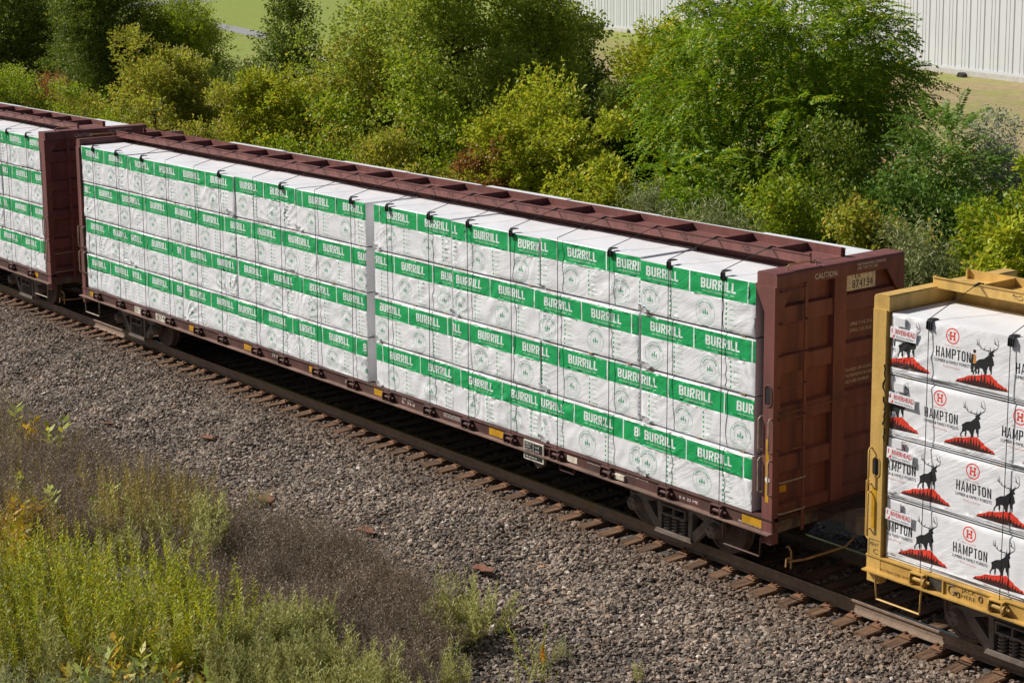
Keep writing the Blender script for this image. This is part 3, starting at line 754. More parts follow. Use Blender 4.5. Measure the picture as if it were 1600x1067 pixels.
for px, py, lab in ((1503, 121, 'black downspout boot at the foot of the white wall at right'), (984, 52, 'small black downspout boot at the foot of the white wall left of the big tree')):
    p = at_z(px, py, -1.0); b = MB(); b.prism([(-.4, 0), (.4, 0), (.36, .22), (.15, .34), (-.2, .34), (-.36, .2)], 'y', -.2, .2)
    o = b.build('downspout_boot', M['rubber'], loc=(float(p[0]), float(p[1]), -1.0)); tag(o, lab, 'drain boot', 'downspout boots'); o.rotation_euler.z = math.atan2(dirw[1], dirw[0])
# ---- path at top left
p = [at_z(*q, -.98) for q in ((290, 2), (372, -2), (350, 9), (330, 14), (300, 8))]
p = [at_z(200, 6, -.99), at_z(420, -13, -.99), at_z(420, -7, -.99), at_z(200, 14, -.99)]
b = MB().add([tuple(q) for q in p], [(0, 1, 2, 3)]); tag(b.build('path', M['asphalt']), 'pale path crossing the lawn', kind='structure')
p = [at_z(330, 34, -.985), at_z(420, 52, -.985), at_z(414, 62, -.985), at_z(325, 42, -.985)]
b = MB().add([tuple(q) for q in p], [(0, 1, 2, 3)]); tag(b.build('path', M['asphalt']), 'pale footpath edge beside the lawn', kind='structure')

# ================================================================== centre-beam flatcars
HT = 4.515                     # top of the load
ZD = 1.044                     # top of the deck
YF = -1.365                    # near face of the load
CABLES = [0.69, 1.9, 3.18, 4.35, 5.66, 6.71, 8.14, 9.19, 10.49, 11.74, 12.94, 14.24, 15.39, 16.59, 17.82, 19.08, 20.42, 21.56]

def rod(parent, name, pts, r, m): return MB().tube(pts, r, 6).build(name, m, parent, smooth=True)

_winch = {}
def winch_mesh(paint):
    if paint.name in _winch: return _winch[paint.name]
    b = MB()
    for xx in (-.13, .07): b.prism([(-1.405, .845), (-1.49, .85), (-1.505, .93), (-1.49, 1.0), (-1.405, 1.012)], 'x', xx, xx+.02)
    b.box(-.13, .09, -1.49, -1.405, 1.0, 1.015)
    b.lathe([(.0001, -.115), (.03, -.115), (.03, .15), (.0001, .15)], (0, -1.452, .925), 'x', 10)
    b.lathe([(.0001, .095), (.06, .095), (.06, .118), (.0001, .118)], (0, -1.452, .925), 'x', 12)
    b.lathe([(.0001, .118), (.026, .118), (.02, .18), (.0001, .18)], (0, -1.452, .925), 'x', 8)
    _winch[paint.name] = b.mesh('winch', paint, True); return _winch[paint.name]

def truck(parent, xc):
    t = empty('truck', (xc, 0, 0), parent=parent)
    WB = .89
    for xx in (-WB, WB):
        a = MB(); a.lathe([(.0001, -1.0), (.07, -1.0), (.075, -.6), (.075, .6), (.07, 1.0), (.0001, 1.0)], (xx, 0, .42), 'y', 12); a.build('axle', M['wheel'], t, smooth=True)
        for s in (-1, 1):
            pr = [(.0001, -.07), (.10, -.075), (.11, -.045), (.22, -.02), (.36, -.045), (.372, -.062), (.418, -.062), (.421, -.06), (.424, .055), (.455, .062), (.455, .09), (.38, .09), (.36, .05), (.2, .04), (.1, .06), (.0001, .06)]
            pr = [(r_, s*-1*q if s > 0 else q) for r_, q in pr]
            if s > 0: pr = [(r_, q) for r_, q in pr][::-1]
            w = MB(); w.lathe(pr, (xx, s*.755, .424), 'y', 36)
            w.build('wheel', M['wheel'], t, smooth=True)
    for s in (-1, 1):
        y0, y1 = (s*1.06, s*.94)
        sf = MB()
        # upper member, diagonals and spring seat of the cast side frame
        sf.prism([(-1.0, .34), (-1.0, .56), (-.74, .60), (-.36, .70), (.36, .70), (.74, .60), (1.0, .56), (1.0, .34), (.80, .34), (.76, .46), (.40, .575), (-.40, .575), (-.76, .46), (-.80, .34)], 'y', y0, y1)
        for q in (-1, 1):
            sf.prism([(q*.80, .46), (q*.66, .52), (q*.30, .17), (q*.30, .085), (q*.42, .085)], 'y', y0-s*.01, y1)
            sf.prism([(q*.30, .16), (q*.37, .16), (q*.40, .59), (q*.31, .59)], 'y', y0+s*.005, y1)
        sf.prism([(-.42, .085), (.42, .085), (.38, .15), (-.38, .15)], 'y', y0+s*.05, y1-s*.05)
        sf.build('side_frame', M['truck'], t)
        bo = MB(); yb = s*1.10
        bo.box(-.27, .27, min(yb, s*.75), max(yb, s*.75), .40, .43); bo.box(-.27, .27, min(yb, s*.75), max(yb, s*.75), .54, .57)
        for xx in (-.27, -.012, .246): bo.box(xx, xx+.024, min(yb, s*.75), max(yb, s*.75), .428, .542)
        bo.box(-.26, .26, min(s*.80, s*.76), max(s*.80, s*.76), .43, .54)
        bo.build('bolster', M['truck'], t)
        for xx in (-.175, 0, .175):
            sp = MB(); pts = [(xx+.062*math.cos(a), s*1.03+.062*math.sin(a), .15+.25*a/(2*math.pi*5)) for a in np.linspace(0, 2*math.pi*5, 51)]
            sp.tube(pts, .0135, 5); sp.lathe([(.0001, .15), (.035, .15), (.035, .40), (.0001, .40)], (xx, s*1.03, 0), 'z', 8)
            sp.build('spring', M['truck'], t, smooth=True)
        for q in (-WB, WB):
            bc = MB(); e = [(.0001, .0), (.125, .0), (.125, .10), (.10, .13), (.10, .15), (.0001, .15)]
            pr = [(r_, -a) for r_, a in e]
            bc.lathe(pr if s < 0 else [(r_, a) for r_, a in e][::-1], (q, s*1.02, .42), 'y', 16)
            for k in range(3):
                a = 2*math.pi*k/3+.5; bc.lathe([(.0001, -.17 if s < 0 else .12), (.02, -.17 if s < 0 else .12), (.02, -.12 if s < 0 else .17), (.0001, -.12 if s < 0 else .17)], (q+.06*math.cos(a), s*1.02, .42+.06*math.sin(a)), 'y', 6)
            bc.build('bearing_cap', M['truck'], t, smooth=True)
    MB().box(-.18, .18, -.78, .78, .38, .60).build('truck_bolster', M['truck'], t)
    return t

def grab(parent, a, b_, off, m, r=.011):
    """U-shaped grab iron from a to b, standing off by the vector off"""
    a, b_, off = Vector(a), Vector(b_), Vector(off); d = (b_-a).normalized()*.03
    return rod(parent, 'grab_iron', [a, a+off*.7, a+off+d, b_+off-d, b_+off*.7, b_], r, m)

def bulkhead(car, xe, s, recess, paint, post_w, text, full, ladder_m):
    """end wall at local x = xe, outwards along s"""
    X = lambda d: xe+s*d
    bh = empty('bulkhead', (0, 0, 0), parent=car)
    T = recess+post_w
    def bx(b, d0, d1, y0, y1, z0, z1): b.box(min(X(d0), X(d1)), max(X(d0), X(d1)), y0, y1, z0, z1); return b
    SH_ = recess*.5+(.17 if recess > .1 else .10)
    bx(MB(), recess*.5, SH_, -1.30, 1.30, 1.05, 4.50).build('end_sheet', paint, bh)
    for q in (-1, 1):
        p = MB(); y0, y1 = sorted((q*1.41, q*1.27))
        bx(p, recess, T, y0, y1, .66, 4.44)
        if recess > .1:
            bx(p, .03, recess-.002, *sorted((q*1.21, q*1.10)), 1.05, 4.42)
            p.prism([(X(.01), 4.43), (X(recess+.003), 4.43), (X(recess+.003), 4.06)], 'y', q*1.408, q*1.39)
        p.build('corner_post', paint, bh)
        g_ = MB(); g_.prism([(q*1.27, 4.43), (q*1.0, 4.43), (q*1.27, 4.06)], 'x', X(T-.03), X(T-.002)); g_.build('corner_gusset', paint, bh)
    # top beam with rolled edges
    r_ = .05; n = 4; z0, z1 = 4.425, 4.635; d0, d1 = recess*.15, T+.012
    pr = [(d0, z0), (d1, z0)]+[(d1-r_+r_*math.cos(a), z1-r_+r_*math.sin(a)) for a in np.linspace(0, math.pi/2, n+1)]+[(d0+.02, z1), (d0, z1-.02)]
    tb = MB(); tb.prism([(X(a), b_) for a, b_ in pr], 'y', -1.385, 1.385); tb.build('top_beam', paint, bh, smooth=True)
    bx(MB(), SH_-.01, T-.02, -.13, .13, .98, 4.43).build('center_post', paint, bh)
    for i in range(5):
        zc = 4.0-.73*i
        for q in (-1, 1):
            rb = MB(); ya, yb = sorted((q*.132, q*1.268)); dd = SH_-.002; de = T-.05
            rb.prism([(X(dd), zc-.15), (X(de), zc-.12), (X(de), zc+.12), (X(dd), zc+.15)], 'y', ya, yb); rb.build('rib', paint, bh)
    if full:
        yl = -.80
        st = MB(); bx(st, T+.028, T+.045, yl-.03, yl+.03, .78, 4.44); st.build('ladder_stile', paint, bh)
        for i in range(8):
            zr = 4.40-.465*i
            grab(bh, (X(T-.01), -1.30, zr-.03), (X(T-.01 if i == 0 else T+.03), yl+.0, zr-.01), (s*.07, 0, 0), ladder_m if i < 6 else M['grab'], .012)
        rod(bh, 'grab_iron', [(X(T-.01), -1.29, 2.60), (X(T+.06), -1.28, 2.60), (X(T+.06), .9, 2.62), (X(T-.01), .95, 2.62)], .014, paint)
        grab(bh, (X(recess+.1), -1.05, z1-.005), (X(recess+.1), -.45, z1-.005), (0, 0, .085), M['ochre'])
        # painted lettering
        xf = X(T+.0155); ux, uz = (0, s, 0), (0, 0, 1)
        if text:
            text_obj('lettering', 'CAUTION', bh, (xf, -.60*s, 4.462), ux, uz, .085, .47)
            for k, (w, zz) in enumerate((('NO WALKING SURFACE', 4.545), ('ON TOP OF CAR', 4.487))):
                text_obj('lettering', w, bh, (xf, .32, zz), ux, uz, .042, (.63, .45)[k])
        if text == 2:
            # number panel and small notices on the end sheet
            xs_ = X(T-.045)
            b = MB(); bx(b, T-.075, T-.05, .165, .80, 4.27, 4.425)
            bx(b, T-.0755, T-.0505, .165, .46, 4.40, 4.425)
            np_ = MB(); bx(np_, SH_, T-.052, .165, .80, 4.175, 4.42); pn = np_.build('number_panel', M['cream'], bh)
            text_obj('lettering', 'TR', pn, (X(T-.050), .31, 4.345), ux, uz, .085, .17, M['black'])
            text_obj('lettering', '874134', pn, (X(T-.050), .285, 4.205), ux, uz, .125, .46, M['black'])
            xs_ = X(SH_+.003)
            for k, (w, yy, zz, ww) in enumerate((('SPRG 7 OC D-5', .34, 3.62, .5), ('SPRG 7 IC D-5', .34, 3.52, .48), ('" WHEELS 1W CLASS', .22, 2.93, .62), ('9" INTERMEDIATE HOSE', .22, 2.84, .68), ('EF511AE COUPLER', .28, 2.75, .52))):
                text_obj('lettering', w, bh, (xs_, yy, zz), ux, uz, .05, ww, M['cream'])
    return bh, T

def flatcar(name, x0, L, paint, sillp, label, left, right, cables, reflect, trucks, group='flatcars of the freight train'):
    """local x from 0 to L is the loading length"""
    car = empty(name, (x0, 0, 0), label, 'flatcar', group)
    eL, eR = left.get('T', .2), right.get('T', .2)
    MB().box(-eL, L+eR, -1.355, 1.355, .985, ZD).build('deck', sillp, car)
    for s in (-1, 1):
        b = MB(); xa, xb = -eL-.02, L+eR+.02
        def P(*p): b.prism([(s*-1*q[0] if s > 0 else q[0], q[1]) for q in p], 'x', xa, xb)
        P((-1.405, .838), (-1.358, .838), (-1.358, 1.035), (-1.405, 1.035))
        P((-1.425, 1.015), (-1.4055, 1.015), (-1.4055, 1.034), (-1.425, 1.034))
        sd = b.build('side_sill', sillp, car)
        b = MB(); P((-1.505, .818), (-1.30, .818), (-1.30, .8375), (-1.505, .8375)); b.build('sill_flange', M['flange'] if sillp is M['sill'] else sillp, sd)
    MB().box(.2, L-.2, -.22, .22, .52, .984).build('center_sill', M['truck'], car)
    k = .8
    while k < L-.5:
        if all(abs(k-t) > 1.2 for t in trucks):
            MB().prism([(-1.29, .84), (-.225, .60), (.225-.45, .984), (-1.29, .984)], 'x', k, k+.02).build('cross_bearer', M['truck'], car)
        k += 1.22
    # centre wall and its channelled top chord
    MB().box(.05, L-.05, -.06, .06, ZD, 4.611).build('center_web', paint, car)
    tc = MB(); xa, xb = (-.09, L+.12)
    tc.box(xa, xb, -.37, .37, 4.628, 4.640)
    tc.box(xa, xb, -.382, -.371, 4.612, 4.765); tc.box(xa, xb, .371, .382, 4.612, 4.765)
    tc.box(xa, xb, -.40, -.3825, 4.753, 4.765); tc.box(xa, xb, .3825, .40, 4.753, 4.765)
    tc.build('top_chord', paint, car)
    for q in (-1, 1):
        for xx in (xa+.01, xb-.05):
            MB().box(xx, xx+.02, *sorted((q*.32, q*.3705)), 4.641, 4.775).build('chord_end_lug', paint, car)
    for c in cables:
        MB().box(c+.02, c+.032, -.37, .37, 4.641, 4.755).build('gusset', paint, car)
        a = c+.61
        if a < L-.3:
            grab(car, (a-.055, -.3825, 4.71), (a+.055, -.3825, 4.71), (0, -.03, -.015), M['steel'], .006)
            car.children[-1].name = 'tie_hook'
        w = link('winch', winch_mesh(sillp), car, (c, 0, 0))
    for (a, b_) in reflect:
        MB().box(a, b_, -1.4085, -1.4052, .865, .985).build('reflector_strip', M['reflector'], car)
    for t in trucks: truck(car, t)
    bulkhead(car, 0, -1, left['recess'], paint, left['post'], left.get('text', 0), left['full'], left.get('m', paint))
    bulkhead(car, L, 1, right['recess'], paint, right['post'], right.get('text', 0), right['full'], right.get('m', paint))
    return car

def end_gear(car, xe, s, m, stepm, cut=True):
    """stirrup steps, side grab irons, coupler, platform, uncoupling lever at one end of a car; xe = outer face"""
    X = lambda d: xe+s*d
    for q in (-1, 1):
        y = q*1.44
        rod(car, 'step', [(X(-.95), y, .82), (X(-.93), y, .45), (X(-.20), y, .45), (X(-.16), y, .84)], .016, stepm)
    # side grab irons on the near post
    for z0, z1 in ((1.40, 1.92), (2.03, 2.53)):
        grab(car, (X(-.03), -1.41, z0), (X(-.03), -1.41, z1), (0, -.06, 0), M['grab'] if m is not M['yellow'] else m, .012)
        if m is not M['yellow']: grab(car, (X(-.24), -1.335, z0), (X(-.24), -1.335, z1), (0, -.12, 0), M['grab'], .012)
    # coupler
    c = MB(); c.box(min(X(-.3), X(.34)), max(X(-.3), X(.34)), -.09, .09, .76, .94)
    c.prism([(X(.30), -.16), (X(.55), -.20), (X(.80), -.10), (X(.82), .02), (X(.62), .05), (X(.62), .16), (X(.35), .17)], 'z', .70, .99)
    c.build('coupler', M['truck'], car)
    MB().box(min(X(-.12), X(-.38)), max(X(-.12), X(-.38)), -1.25, 1.25, .76, .98).build('end_sill', m if m is M['yellow'] else M['truck'], car)
    if cut:
        rod(car, 'uncoupling_lever', [(X(.12), -1.22, .62), (X(.14), -1.20, .64), (X(.16), -1.16, .56), (X(.16), -1.16, .30)], .016, M['ochre'])
        rod(car, 'uncoupling_lever', [(X(.16), -1.16, .46), (X(.18), -1.28, .48), (X(.18), -1.29, .36)], .016, M['ochre'])
        rod(car, 'uncoupling_lever', [(X(.18), -1.22, .42), (X(.22), -.9, .40), (X(.35), -.2, .46), (X(.4), -.05, .60)], .018, M['ochre'])
    rod(car, 'air_hose', [(X(.02), .35, .80), (X(.2), .32, .55), (X(.5), .2, .36), (X(.86), .1, .40)], .022, M['rubber'])

# ---- middle car
LL = 9*2.44+.25
main = flatcar('centerbeam_flatcar', 0, LL, M['brown'], M['sill'], 'oxide red centre-beam flatcar in the middle, loaded with green banded bundles',
               dict(recess=.03, post=.16, T=.19, full=True, text=0), dict(recess=.20, post=.20, T=.40, full=True, text=2), CABLES,
               [(.2, .62), (5.18, 5.55), (7.57, 7.97), (10.13, 10.42), (12.42, 12.82), (15.96, 16.41), (22.02, 22.46)], [1.97, LL-1.97])
end_gear(main, LL+.40, 1, M['brown'], M['sill']); end_gear(main, -.19, -1, M['brown'], M['grab'], cut=False)
# ---- car to the left
prev = flatcar('centerbeam_flatcar', -2.41-12.45, 12.45, M['brown'], M['sill'], 'second oxide red centre-beam flatcar, cut off at the left edge',
               dict(recess=.03, post=.16, T=.19, full=False), dict(recess=.20, post=.20, T=.40, full=True, text=1), [.69+1.225*i for i in range(10)],
               [(11.6, 12.05), (6.0, 6.4)], [12.45-1.97])
end_gear(prev, 12.85, 1, M['brown'], M['grab'])
# ---- yellow car to the right
yel = flatcar('centerbeam_flatcar', 24.64, 10.0, M['yellow'], M['ysill'], 'yellow centre-beam flatcar with elk printed bundles, cut off at the right edge',
              dict(recess=.03, post=.22, T=.25, full=False), dict(recess=.03, post=.2, T=.23, full=False), [.66, 1.92, 3.15, 4.4, 5.6, 6.8], [], [1.90])
end_gear(yel, -.25, -1, M['yellow'], M['yellow'], cut=False)

# ---- details on the middle car
xo = LL+.40
pf = empty('crossover_platform', (xo+.02, 0, 0), parent=main)
for i in range(5): MB().box(.02+.06*i, .06+.06*i, -.45, 1.2, .985, 1.0).build('grating_bar', M['steel'], pf)
for yy in (-.44, .35, 1.15): MB().prism([(0, .80), (.30, .965), (.30, .9845), (0, .9845)], 'y', yy, yy+.03).build('bracket', M['sill'], pf)
MB().box(xo-.001, xo+.004, -1.26, -1.12, 1.42, 1.52).build('reflector_strip', M['reflector'], main)
MB().box(LL+.27, LL+.33, -1.4125, -1.4105, 1.28, 2.22).build('reflector_strip', M['reflector'], main)
b = MB(); b.lathe([(.0001, -.006), (.045, -.006), (.045, 0), (.0001, 0)], (LL+.31, -1.4105, 1.62), 'y', 12); b.build('number_disc', M['white'], main)
b = MB(); b.prism([(LL+.30+.045*math.cos(a), 2.86+(.09 if math.sin(a) > 0 else -.09)+.045*math.sin(a)) for a in np.linspace(0, 2*math.pi, 17)[:-1]], 'y', -1.4125, -1.4105); b.build('jacking_slot', M['black'], main)
b = MB(); b.tube([(LL+.30+.065*math.cos(a), -1.412, 2.86+(.09 if math.sin(a) > 0 else -.09)+.065*math.sin(a)) for a in np.linspace(0, 2*math.pi, 21)], .012, 5); b.build('slot_rim', M['brown'], main)
# stencil box, brake gear, white marks on the sill
sp = empty('stencil_panel', (17.25, -1.45, 0), parent=main)
MB().box(-.26, .26, -.02, 0, .69, 1.02).build('board', M['cream'], sp)
for (a, b_, c, d) in ((-.235, -.02, .80, .995), (.0, .235, .80, .995), (-.235, .235, .715, .785)): MB().box(a, b_, -.024, -.0202, c, d).build('black_field', M['black'], sp)
for (w, xx, zz, ww) in (('ABD W', -.21, .95, .15), ('COTS', -.21, .90, .12), ('BLT 9-99', -.21, .85, .16), ('LUB', .05, .93, .10), ('RPKD', .05, .86, .1), ('TR 874134', -.21, .735, .3)):
    text_obj('lettering', w, sp, (xx, -.0245, zz), (1, 0, 0), (0, 0, 1), .03, ww, M['white'])
MB().prism([(17.1, .815), (17.42, .815), (17.38, .63), (17.28, .56), (17.16, .63)], 'y', -1.40, -1.30).build('valve_bracket', M['truck'], main)
rod(main, 'sill_step', [(17.85, -1.40, .82), (17.87, -1.40, .68), (18.22, -1.40, .68), (18.24, -1.40, .82)], .022, M['sill'])
MB().box(19.25, 19.47, -1.445, -1.4055, .87, .95).build('tag_holder', M['cream'], main)
MB().box(18.05, 18.30, -1.4095, -1.4055, .87, .97).build('tag_board', M['cream'], main)
MB().box(2.56, 3.06, -1.4085, -1.4055, .845, 1.005).build('mark_panel', M['cream'], main)
MB().box(3.60, 4.26, -1.4085, -1.4055, .845, 1.005).build('mark_panel', M['cream'], main)
for w, xx, zz, h, ww in (('TR', 2.78, .865, .115, .24), ('8741', 3.68, .865, .115, .44)): text_obj('lettering', w, main, (xx, -1.4098, zz), (1, 0, 0), (0, 0, 1), h, ww, M['black'])
for i in range(3): MB().box(2.59, 2.74, -1.4096, -1.4088, .875+.035*i, .888+.035*i).build('lettering', M['black'], main)
for w, xx, zz, h, ww in (('LD LMT', 8.72, 0.957, 0.032, .3), ('LT WT', 8.72, 0.918, 0.032, .3), ('60', 9.3, 0.885, 0.036, .1), ('KEEP OFF DECK', 11.42, 0.924, 0.022, .42), ('WHEN LOADING', 11.42, 0.896, 0.022, .4), ('TH  11-7', 13.33, 0.957, 0.043, .34), ('IL  73-0', 13.33, 0.885, 0.054, .40), ('SECURE LOAD WITH CABLES', 14.62, 0.957, 0.020, .5), ('ONLY BEFORE MOVING', 14.62, 0.929, 0.020, .5), ('SEE INSTRUCTIONS', 14.62, 0.902, 0.020, .5), ('LOADING LIMITS', 18.55, 0.957, 0.016, .3), ('DO NOT HUMP THIS CAR', 19.5, 0.973, 0.016, .5), ('INCH TREAD COND. SHOE', 21.95, 0.855, 0.032, .6), ('E K 22 ME', 20.7, 0.896, 0.043, .4)):
    text_obj('lettering', w, main, (xx, -1.4062, zz), (1, 0, 0), (0, 0, 1), h, ww, M['white'])
# ---- details on the yellow car
px_ = -.14
b = MB(); b.prism([(px_+.045*math.cos(a), 2.28+(.075 if math.sin(a) > 0 else -.075)+.045*math.sin(a)) for a in np.linspace(0, 2*math.pi, 17)[:-1]], 'y', -1.4125, -1.4105); b.build('jacking_slot', M['black'], yel)
b = MB(); b.tube([(px_+.062*math.cos(a), -1.412, 2.28+(.075 if math.sin(a) > 0 else -.075)+.062*math.sin(a)) for a in np.linspace(0, 2*math.pi, 21)], .010, 5); b.build('slot_rim', M['yellow'], yel)
grab(yel, (-.245, -1.33, 1.22), (-.245, -1.33, 2.05), (-.11, 0, 0), M['yellow'], .014)
MB().box(-.20, -.12, -1.4125, -1.4105, 1.42, 1.98).build('reflector_strip', M['reflector'], yel)
for a in (((-.23, 1.25), (-.05, 1.25)), ((-.23, 1.03), (-.05, 1.03)), ((-.23, 1.03), (-.23, 1.25))):
    (xa, za), (xb, zb) = a; MB().box(xa, xb+.008, -1.4122, -1.4105, za, zb+.008).build('stencil_line', M['black'], yel)
text_obj('lettering', 'PENT', yel, (-.21, -1.4115, 1.17), (1, 0, 0), (0, 0, 1), .05, .15, M['black'])
text_obj('lettering', 'C', yel, (-.15, -1.4115, 1.06), (1, 0, 0), (0, 0, 1), .08, .08, M['black'])
text_obj('lettering', 'INCH TREAD COND. SHOE', yel, (-.05, -1.4065, .855), (1, 0, 0), (0, 0, 1), .035, .5, M['black'])
text_obj('lettering', 'JACK', yel, (1.32, -1.4065, .945), (1, 0, 0), (0, 0, 1), .055, .22, M['black'])
text_obj('lettering', 'HERE', yel, (1.32, -1.4065, .865), (1, 0, 0), (0, 0, 1), .055, .22, M['black'])
MB().box(.78, 1.02, -1.412, -1.4055, .845, 1.0).build('dark_board', M['steel'], yel)
MB().box(.755, .778, -1.43, -1.4055, .84, 1.012).build('stiffener', M['ysill'], yel); MB().box(1.022, 1.045, -1.43, -1.4055, .84, 1.012).build('stiffener', M['ysill'], yel)
gp = [(1.17+.055*math.cos(a), -1.4085, .925+.06*math.sin(a)) for a in np.linspace(R(60), R(330), 14)]+[(1.225, -1.4085, .915), (1.17, -1.4085, .915)]
MB().tube(gp, .008, 4).build('spray_paint', M['steel'], yel)
MB().tube([(1.265+.028*math.cos(a), -1.4085, .89+.035*math.sin(a)) for a in np.linspace(0, 2*math.pi, 13)], .008, 4).build('spray_paint', M['steel'], yel)
MB().tube([(1.62+.028*math.cos(a), -1.4085, .93+.04*math.sin(a)) for a in np.linspace(0, 2*math.pi, 13)], .008, 4).build('spray_paint', M['steel'], yel)
rr = random.Random(3)
for zc in (3.62, 3.42, 3.18, 2.98, 2.75):
    MB().tube([(-.03+rr.uniform(-.03, .03), -1.4115, zc+.09-.06*i) for i in range(4)], .012, 4).build('spray_paint', M['black'], yel)

# ================================================================== lumber bundles
TH = .838; TP = .867; D = 1.21
TIER = ['top tier', 'second tier', 'third tier', 'bottom tier']
PH = {1: [1.24, 1.32, 1.21, 1.16, 0.21, 0.19, 0.4, 0.43, 1.09], 2: [0.63, 0.77, 0.78, 1.83, 1.92, 0.64, 1.07, 1.05, 1.17],
      3: [1.27, 0.79, 0.16, 1.23, 0.17, 1.1, 0.51, 0.45, 0.61], 4: [1.28, 0.74, 1.27, 0.99, 0.85, 0.22, 0.2, 0.85, 1.05]}
COLW = ['against the left bulkhead', 'second from the left bulkhead', 'third from the left bulkhead', 'second left of the gap', 'just left of the gap',
        'just right of the gap', 'second right of the gap', 'second from the right bulkhead', 'against the right bulkhead']
BM = [M['wrap'], M['green'], M['palegreen']]
bboard = MB().box(0, .09, .004, 1.2, -.0285, -.001).mesh('spacer_board', M['wood'])
wraps = {}; bundles = []
rb = random.Random(21)
GR = 'green banded lumber bundles'
for t in range(4):
    for c in range(9):
        x = c*2.44+(.25 if c > 4 else 0); z = ZD+.0025+(3-t)*TP
        h = TH-(rb.choice([0, .0, .012, .02, .03]) if t == 0 else rb.uniform(0, .006))
        Lx = 2.425+rb.uniform(-.02, .008); dy = rb.uniform(-.018, .012)
        lay, dec = burrill_layers(Lx, h, PH[t+1][c], .012 if t == 0 else rb.uniform(.025, .04))
        me = printed_wrap('lumber_bundle', Lx, D, h, lay, dec, BM, 100+t*9+c)
        wraps[t, c] = me
        o = empty('lumber_bundle', (x, YF+dy, z), f'green banded bundle, {TIER[t]}, {COLW[c]}, middle car', 'lumber bundle', GR)
        link('wrap', me, o); bundles.append(((t, c), o))
        if t < 3:
            for f_ in (.08, .5, .88): link('spacer_board', bboard, o, (f_*Lx, rb.uniform(.0, .03), 0))
# torn wrap flaps on a few bundle corners
def flap_mesh(seed):
    r = np.random.RandomState(seed); nu, nv = 7, 6; w, h = r.uniform(.10, .22), r.uniform(.08, .16); V = []
    for j in range(nv):
        for i in range(nu):
            u, v = i/(nu-1), j/(nv-1); V.append((u*w+r.normal(0, .008), -.022-.05*v*(1-u)*r.uniform(.5, 1.3)-.012*abs(math.sin(9*u+5*v+seed)), v*h*(1-.35*u)+r.normal(0, .006)))
    F_ = [(j*nu+i, j*nu+i+1, (j+1)*nu+i+1, (j+1)*nu+i) for j in range(nv-1) for i in range(nu-1)]
    return mesh_np('torn_flap', V, F_, M['wrap'], smooth=True)
fl_me = [flap_mesh(k) for k in range(5)]
for k, (t, c, e) in enumerate(((0, 4, 0), (1, 6, 0), (0, 7, 0), (0, 8, 0), (1, 8, 0), (2, 7, 0), (3, 7, 0), (1, 3, 1), (2, 1, 0), (0, 2, 1), (3, 8, 0), (2, 5, 0), (1, 5, 0), (3, 2, 0), (2, 8, 0), (0, 5, 0), (3, 5, 0))):
    o = link('torn_flap', fl_me[k % 5], [q for q in bundles if q[0] == (t, c)][0][1], (.012 if e == 0 else 2.2, 0, .004))
# far side of the middle car (only the tops show past the beam)
plain = MB()
for t in range(4):
    for c in range(9):
        x = c*2.44+(.25 if c > 4 else 0)
        o = link('lumber_bundle', wraps[t, 8-c], loc=(x+2.425, -YF+.03+rb.uniform(-.01, .02), ZD+.0025+(3-t)*(TP+.027)+.002)); o.rotation_euler.z = math.pi
        tag(o, f'far side bundle of middle car, {TIER[t]}, {COLW[c]}', 'lumber bundle', 'bundles on the far side of the middle car')
# left car
for t in range(4):
    for c in range(5):
        src = wraps[t, (3, 7, 1, 5, 8)[c] if t % 2 else (6, 2, 8, 0, 4)[c]]
        x = -2.41-2.44*(c+1)
        o = empty('lumber_bundle', (x, YF+rb.uniform(-.015, .01), ZD+.0025+(3-t)*TP), f'green banded bundle, {TIER[t]}, {["at the right end", "second from the right end", "third from the right end", "fourth from the right end", "fifth from the right end"][c]} of the left car', 'lumber bundle', GR)
        link('wrap', src, o)
        for f_ in (.08, .5, .88):
            if t < 3: link('spacer_board', bboard, o, (f_*2.42, 0, 0))
        if t == 0 or c == 0:
            o = link('lumber_bundle', wraps[t, c], loc=(x+2.425, -YF+.03, ZD+.0025+(3-t)*(TP+.027))); o.rotation_euler.z = math.pi
            tag(o, f'far side bundle of left car, {TIER[t]}, {["at the right end", "second from the right end", "third from the right end", "fourth from the right end", "fifth from the right end"][c]}', 'lumber bundle', 'bundles on the far side of the left car')
